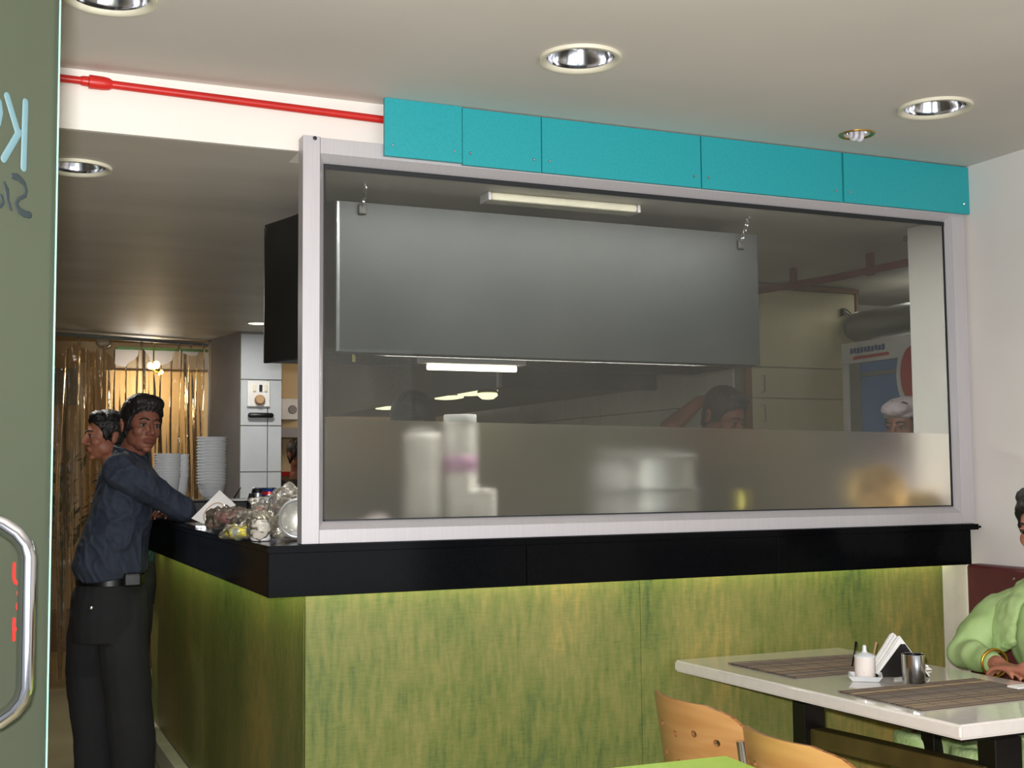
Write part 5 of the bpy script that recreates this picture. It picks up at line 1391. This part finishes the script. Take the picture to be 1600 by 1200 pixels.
# wrapped maroon packets
def blob(name, c, r, m, seed, lab, cat, rot=None, vox=.006, disp=.012, ds=18, group=None, wrap=True, extra=()):
    t_ = empty(name, (c[0], c[1], c[2]-r[2]), lab, cat, group)
    bm = nb(); ell(bm, c, r, rot)
    for c2_, r2_ in extra: ell(bm, c2_, r2_, rot)
    inner = remesh(bm, vox, 2, disp, ds, seed); part('contents', inner, m, t_, smooth=True)
    if wrap:
        bm = nb(); ell(bm, c, V(r)*1.10+V((.004, .004, .004)), rot)
        for c2_, r2_ in extra: ell(bm, c2_, V(r2_)*1.1+V((.004, .004, .004)), rot)
        w_ = remesh(bm, vox, 1, disp*1.5, ds*2.1, seed+3)
        zmin = c[2]-r[2]
        for v in w_.vertices: v.co.z = max(v.co.z, zmin-.001)
        part('plastic_wrap', w_, M['plastic'], t_, smooth=True)
    return t_
c = aY(362, 803, 4.32)
blob('wrapped_packet', (c.x+.018, 4.36, ZT+.038+.008), (.082, .065, .030), M['meat'], 3, 'maroon packet wrapped in clear plastic lying behind the yellow bag', 'packet', Euler((0, R(8), R(10))))
c = aY(386, 806, 4.18)
blob('foil_packet', (c.x+.01, 4.14, ZT+.036+.008), (.055, .05, .028), M['foil'], 5, 'crumpled silver foil packet between maroon packet and white cup', 'packet')
c = aY(338, 812, 4.42)
blob('wrapped_roll', (c.x, 4.40, ZT+.030+.008), (.035, .06, .026), M['meat'], 9, 'small maroon roll in plastic at the left of the larger packet', 'packet')
c = aY(372, 822, 3.90)
blob('yellow_bag', (c.x, 3.82, ZT+.022), (.060, .055, .018), M['yellow_food'], 7, 'flat clear bag with yellow and blue packets at the counter edge', 'bag')
# white cup in a plastic bag
c = T(409, 846)
t_ = empty('paper_cup', c, 'white tub inside a clear bag next to the steel container', 'tub')
part('cup', lathe(nb(), [(0, 0), (.026, 0), (.030, .005), (.032, .060), (.030, .060), (.028, .01), (0, .006)], (c.x+.005, c.y+.04, ZT+.002), 24), M['paper'], t_, smooth=40)
bm = nb(); ell(bm, (c.x+.005, c.y+.04, ZT+.045), (.044, .044, .045)); ell(bm, (c.x+.0, c.y+.04, ZT+.095), (.024, .024, .022)); ell(bm, (c.x-.008, c.y+.04, ZT+.122), (.030, .018, .010))
w_ = remesh(bm, .005, 1, .012, 40, 12)
for v in w_.vertices: v.co.z = max(v.co.z, ZT+.001)
part('plastic_wrap', w_, M['plastic'], t_, smooth=True)
# steel container on its side in a bag
c = T(460, 850); cy_ = 3.70; cq = aY(456, 815, cy_)
t_ = empty('steel_container', (cq.x, cy_, ZT), 'shiny steel container in clear plastic against the screen post', 'container')
rz = .062
mt = Matrix.Translation((cq.x+.012, cy_-.03, ZT+rz+.004)) @ Matrix.Rotation(R(-12), 4, 'Z') @ Matrix.Rotation(R(90), 4, 'X')
part('body', lathe(nb(), [(0, -.10), (rz*.80, -.10), (rz*.88, -.08), (rz*.88, -.005), (rz*.96, .0), (rz*.98, .006), (rz*.90, .010), (rz*.84, .006), (rz*.80, .0), (rz*.5, -.006), (0, -.008)], n=36, mtx=mt), M['potsteel'], t_, smooth=40)
bm = nb(); ell(bm, (cq.x, cy_+.03, ZT+.075), (.078, .10, .068)); ell(bm, (cq.x-.04, cy_+.0, ZT+.06), (.036, .06, .05)); ell(bm, (cq.x+.0, cy_+.06, ZT+.125), (.06, .05, .038))
w_ = remesh(bm, .006, 1, .016, 34, 22)
for v in w_.vertices: v.co.z = max(v.co.z, ZT+.001); v.co.y = max(v.co.y, cy_-.028) if v.co.x > cq.x-.05 else v.co.y
part('plastic_wrap', w_, M['plastic'], t_, smooth=True)
# drink cans
yk = 5.05
def can(px, py, Y, r, body, lab, bands=()):
    q = aY(px, py, Y); zt_ = q.z
    t_ = empty('drink_can', (q.x, Y, zt_-.122), lab, 'can')
    z0 = zt_-.122
    part('body', lathe(nb(), [(0, .004), (r*.75, .0), (r*.8, .0), (r*.98, .010), (r, .014), (r, .106), (r*.84, .118)], (q.x, Y, z0), 28), body, t_, smooth=40)
    part('lid', lathe(nb(), [(r*.845, .117), (r*.86, .121), (r*.83, .122), (r*.79, .117), (0, .117)], (q.x, Y, z0), 28), M['chrome'], t_, smooth=40)
    for a, b, m_ in bands:
        part('band', lathe(nb(), [(r, a), (r+.0008, a+.0005), (r+.0008, b-.0005), (r, b)], (q.x, Y, z0), 28), m_, t_, smooth=40)
    return q, z0
hq, z0 = can(421, 762, 5.3, .033, M['blue_can'], 'blue drink can with red top band in front of tiled pillar', ((.092, .106, M['red_can']), (.03, .05, M['red_can'])))
can(403, 762, 5.36, .027, M['black'], 'dark slim can with silver and red print left of the blue can', ((.02, .04, M['red_can']), (.06, .10, M['steel'])))
q = aY(412, 770, 5.3)
tag(obj('can_shelf', B(q.x-.18, 1.315, 5.2, 5.5, ZT+.001, z0-.001, .006), M['black']), 'low black riser under the drink cans on the side counter', 'shelf')
q = aY(393, 772, 5.25)
bm = nb(); lathe(bm, [(0, 0), (.020, 0), (.022, .06), (.014, .085), (.010, .10), (0, .10)], (q.x, 5.25, z0), 20)
tag(obj('sauce_bottle', bm, M['black'], smooth=40), 'small black bottle left of the drink cans', 'bottle')

# ================================================================= THINGS ON THE COUNTER BEHIND THE FROSTED BAND
yp = 3.64
def cyl_thing(name, px0, px1, pyt, Y, m, lab, cat, lid=None, lidm=None, z0=ZT):
    a = aY(px0, 700, Y); b = aY(px1, 700, Y); r = (b.x-a.x)/2*.97; cx = (a.x+b.x)/2; h = aY((px0+px1)/2, pyt, Y).z-z0
    t_ = empty(name, (cx, Y, z0), lab, cat)
    part('body', lathe(nb(), [(0, .001), (r*.92, .001), (r*.96, .006), (r, .02), (r, h-.02), (r*.98, h-.008), (r*.90, h-.001), (0, h)], (cx, Y, z0), 32), m, t_, smooth=40)
    if lid: part('lid', lathe(nb(), [(r*1.02, h-lid), (r*1.03, h-lid+.002), (r*1.03, h-.004), (r*1.0, h), (0, h+.001)], (cx, Y, z0), 32), lidm or m, t_, smooth=40)
    return cx, r, h
cyl_thing('tall_container', 632, 688, 676, 3.63, M['paper'], 'tall white cylindrical container blurred behind the frosted band, left one', 'container')
cx, r, h = cyl_thing('tall_container', 695, 743, 648, 3.62, M['paper'], 'tallest white container whose lid rises above the frosted band', 'container', .03)
tag(obj('pink_label', lathe(nb(), [(r+.0005, .20), (r+.0015, .202), (r+.0015, .25), (r+.0005, .252)], (cx, 3.62, ZT), 32), mat('pink_print', (206, 160, 200), .6), bpy.data.objects['tall_container.001'], smooth=40), 'pink printed band')
cyl_thing('white_tub', 737, 774, 767, 3.57, M['paper'], 'small white tub at the foot of the tall containers', 'tub', .012)
# pots
def pot2(px0, px1, top, mid, Y):
    a = aY(px0, 760, Y); b = aY(px1, 760, Y); r = (b.x-a.x)/2; cx = (a.x+b.x)/2; Yc = Y+r*.75
    for nm, z0, z1, lab, rr in (('steel_pot', ZT+.001, aY(1040, mid, Y).z, 'wide steel pot standing on the counter, lower of two', r), ('steel_pot', aY(1040, mid, Y).z+.002, aY(1040, top, Y).z, 'wide steel pot stacked on top of another, behind frost', r*.95)):
        t_ = empty(nm, (cx, Yc, z0), lab, 'pot', 'stacked steel pots behind the frosted band'); h = z1-z0
        part('body', lathe(nb(), [(0, 0), (rr*.88, 0), (rr*.95, .008), (rr*.95, h-.012), (rr*1.0, h-.008), (rr*1.0, h), (rr*.9, h), (rr*.9, .02), (0, .015)], (cx, Yc, z0), 40), M['potsteel'], t_, smooth=40)
        for k in (-1, 1):
            x = cx+k*rr*.97; part('handle', tube(nb(), [(x, Yc-.03, z0+h*.6), (x+k*.03, Yc-.03, z0+h*.6), (x+k*.03, Yc+.03, z0+h*.6), (x, Yc+.03, z0+h*.6)], .004, 8), M['steel'], t_, smooth=40)
pot2(966, 1114, 716, 768, 3.58)
cyl_thing('brass_pot', 1141, 1170, 766, 3.56, M['brass'], 'small brass coloured pot right of the steel pots', 'pot', .01, M['brass'])
q = aY(1271, 788, 3.60)
tag(obj('steel_dish', lathe(nb(), [(0, .03), (.012, .03), (.012, .02), (.03, .018), (.055, .006), (.06, 0), (.0, 0)], (q.x, 3.60, ZT+.001), 32), M['chrome'], smooth=40), 'low round steel dish cover lying behind the frosted band', 'dish')
q = aY(940, 788, 3.57)
tag(obj('salt_shaker', lathe(nb(), [(0, 0), (.017, 0), (.018, .035), (.012, .05), (0, .052)], (q.x, 3.57, ZT+.001), 24), M['porcelain'], smooth=40), 'small pale shaker left of the steel pots', 'shaker')
# round bamboo sieve leaning
yq_ = 3.66
a = aY(1318, 750, yq_); b = aY(1418, 750, yq_); cx = (a.x+b.x)/2; r = .100
sv = empty('bamboo_basket', (cx, yq_, ZT), 'round bamboo basket leaning on edge behind the frosted band', 'basket')
mt = Matrix.Translation((cx, yq_, ZT+r+.004)) @ Matrix.Rotation(R(-20), 4, 'Z') @ Matrix.Rotation(R(78), 4, 'X')
part('rim', lathe(nb(), [(r, 0), (r, .05), (r-.005, .05), (r-.005, 0), (r, 0)], n=40, mtx=mt), M['bamboo'], sv, smooth=40)
part('base', lathe(nb(), [(0, .01), (r-.006, .01), (r-.006, .006), (0, .006)], n=40, mtx=mt), M['bamboo'], sv)
bm = nb()
for k in (-1, 1):
    v_ = [(-.07, -.004*k, .02), (0, 0, .045), (.07, .004*k, .02)]
    tube(bm, [mt @ (Matrix.Rotation(R(45*k+10), 3, 'Z') @ V(p_)) for p_ in v_], .007, 8)
part('cross_handle', bm, M['wood'], sv, smooth=True)
# bamboo steamers at the right end
a = aY(1425, 760, 3.60); r = .072; cx = a.x+r-.004
z = ZT+.001
for i, hh in enumerate((.038, .038, .040)):
    t_ = empty('bamboo_steamer', (cx, 3.66, z), ('round bamboo steamer, lowest of the three by the screen edge', 'round bamboo steamer, middle of the three by the screen edge', 'round bamboo steamer lid on top of the steamers')[i], 'steamer', 'stack of bamboo steamers')
    part('rim', lathe(nb(), [(r, 0), (r, hh-.003), (r-.005, hh-.003), (r-.005, 0), (r, 0)], (cx, 3.66, z), 36), M['bamboo'], t_, smooth=40)
    part('band', lathe(nb(), [(r+.0005, .006), (r+.003, .006), (r+.003, .016), (r+.0005, .016)], (cx, 3.66, z), 36), M['bamboo'], t_, smooth=40)
    part('base', lathe(nb(), [(0, .012), (r-.006, .012), (r-.006, .008), (0, .008)], (cx, 3.66, z), 36), M['bamboo'], t_)
    z += hh
# soft bags at the left end behind the frost
for k, (px, py, rr, m_, lab) in enumerate(((520, 800, .026, 'shirt', 'dark bluish bundle in the left bottom corner of the frosted pane'), (560, 790, .034, 'chef_white', 'pale crumpled cloth left of the tall containers'), (595, 780, .042, 'chef_white', 'larger pale crumpled cloth against the tall container'))):
    q = aY(px, py, 3.60)
    bm = nb(); ell(bm, (q.x, 3.57+.03*k, ZT+rr*.8), (rr*1.1, rr*.8, rr*.8)); ell(bm, (q.x+rr*.6, 3.59+.03*k, ZT+rr*.5), (rr*.9, rr*.7, rr*.5))
    me = remesh(bm, .005, 2, .008, 25, k*4)
    for v in me.vertices: v.co.z = max(v.co.z, ZT+.001)
    tag(obj('cloth_bundle', me, M[m_], smooth=True), lab, 'cloth')
for o in list(bpy.data.objects):
    if o.type == 'LIGHT' or o.type == 'CAMERA': continue
    if o.parent is not None and 'category' in o: del o['category']
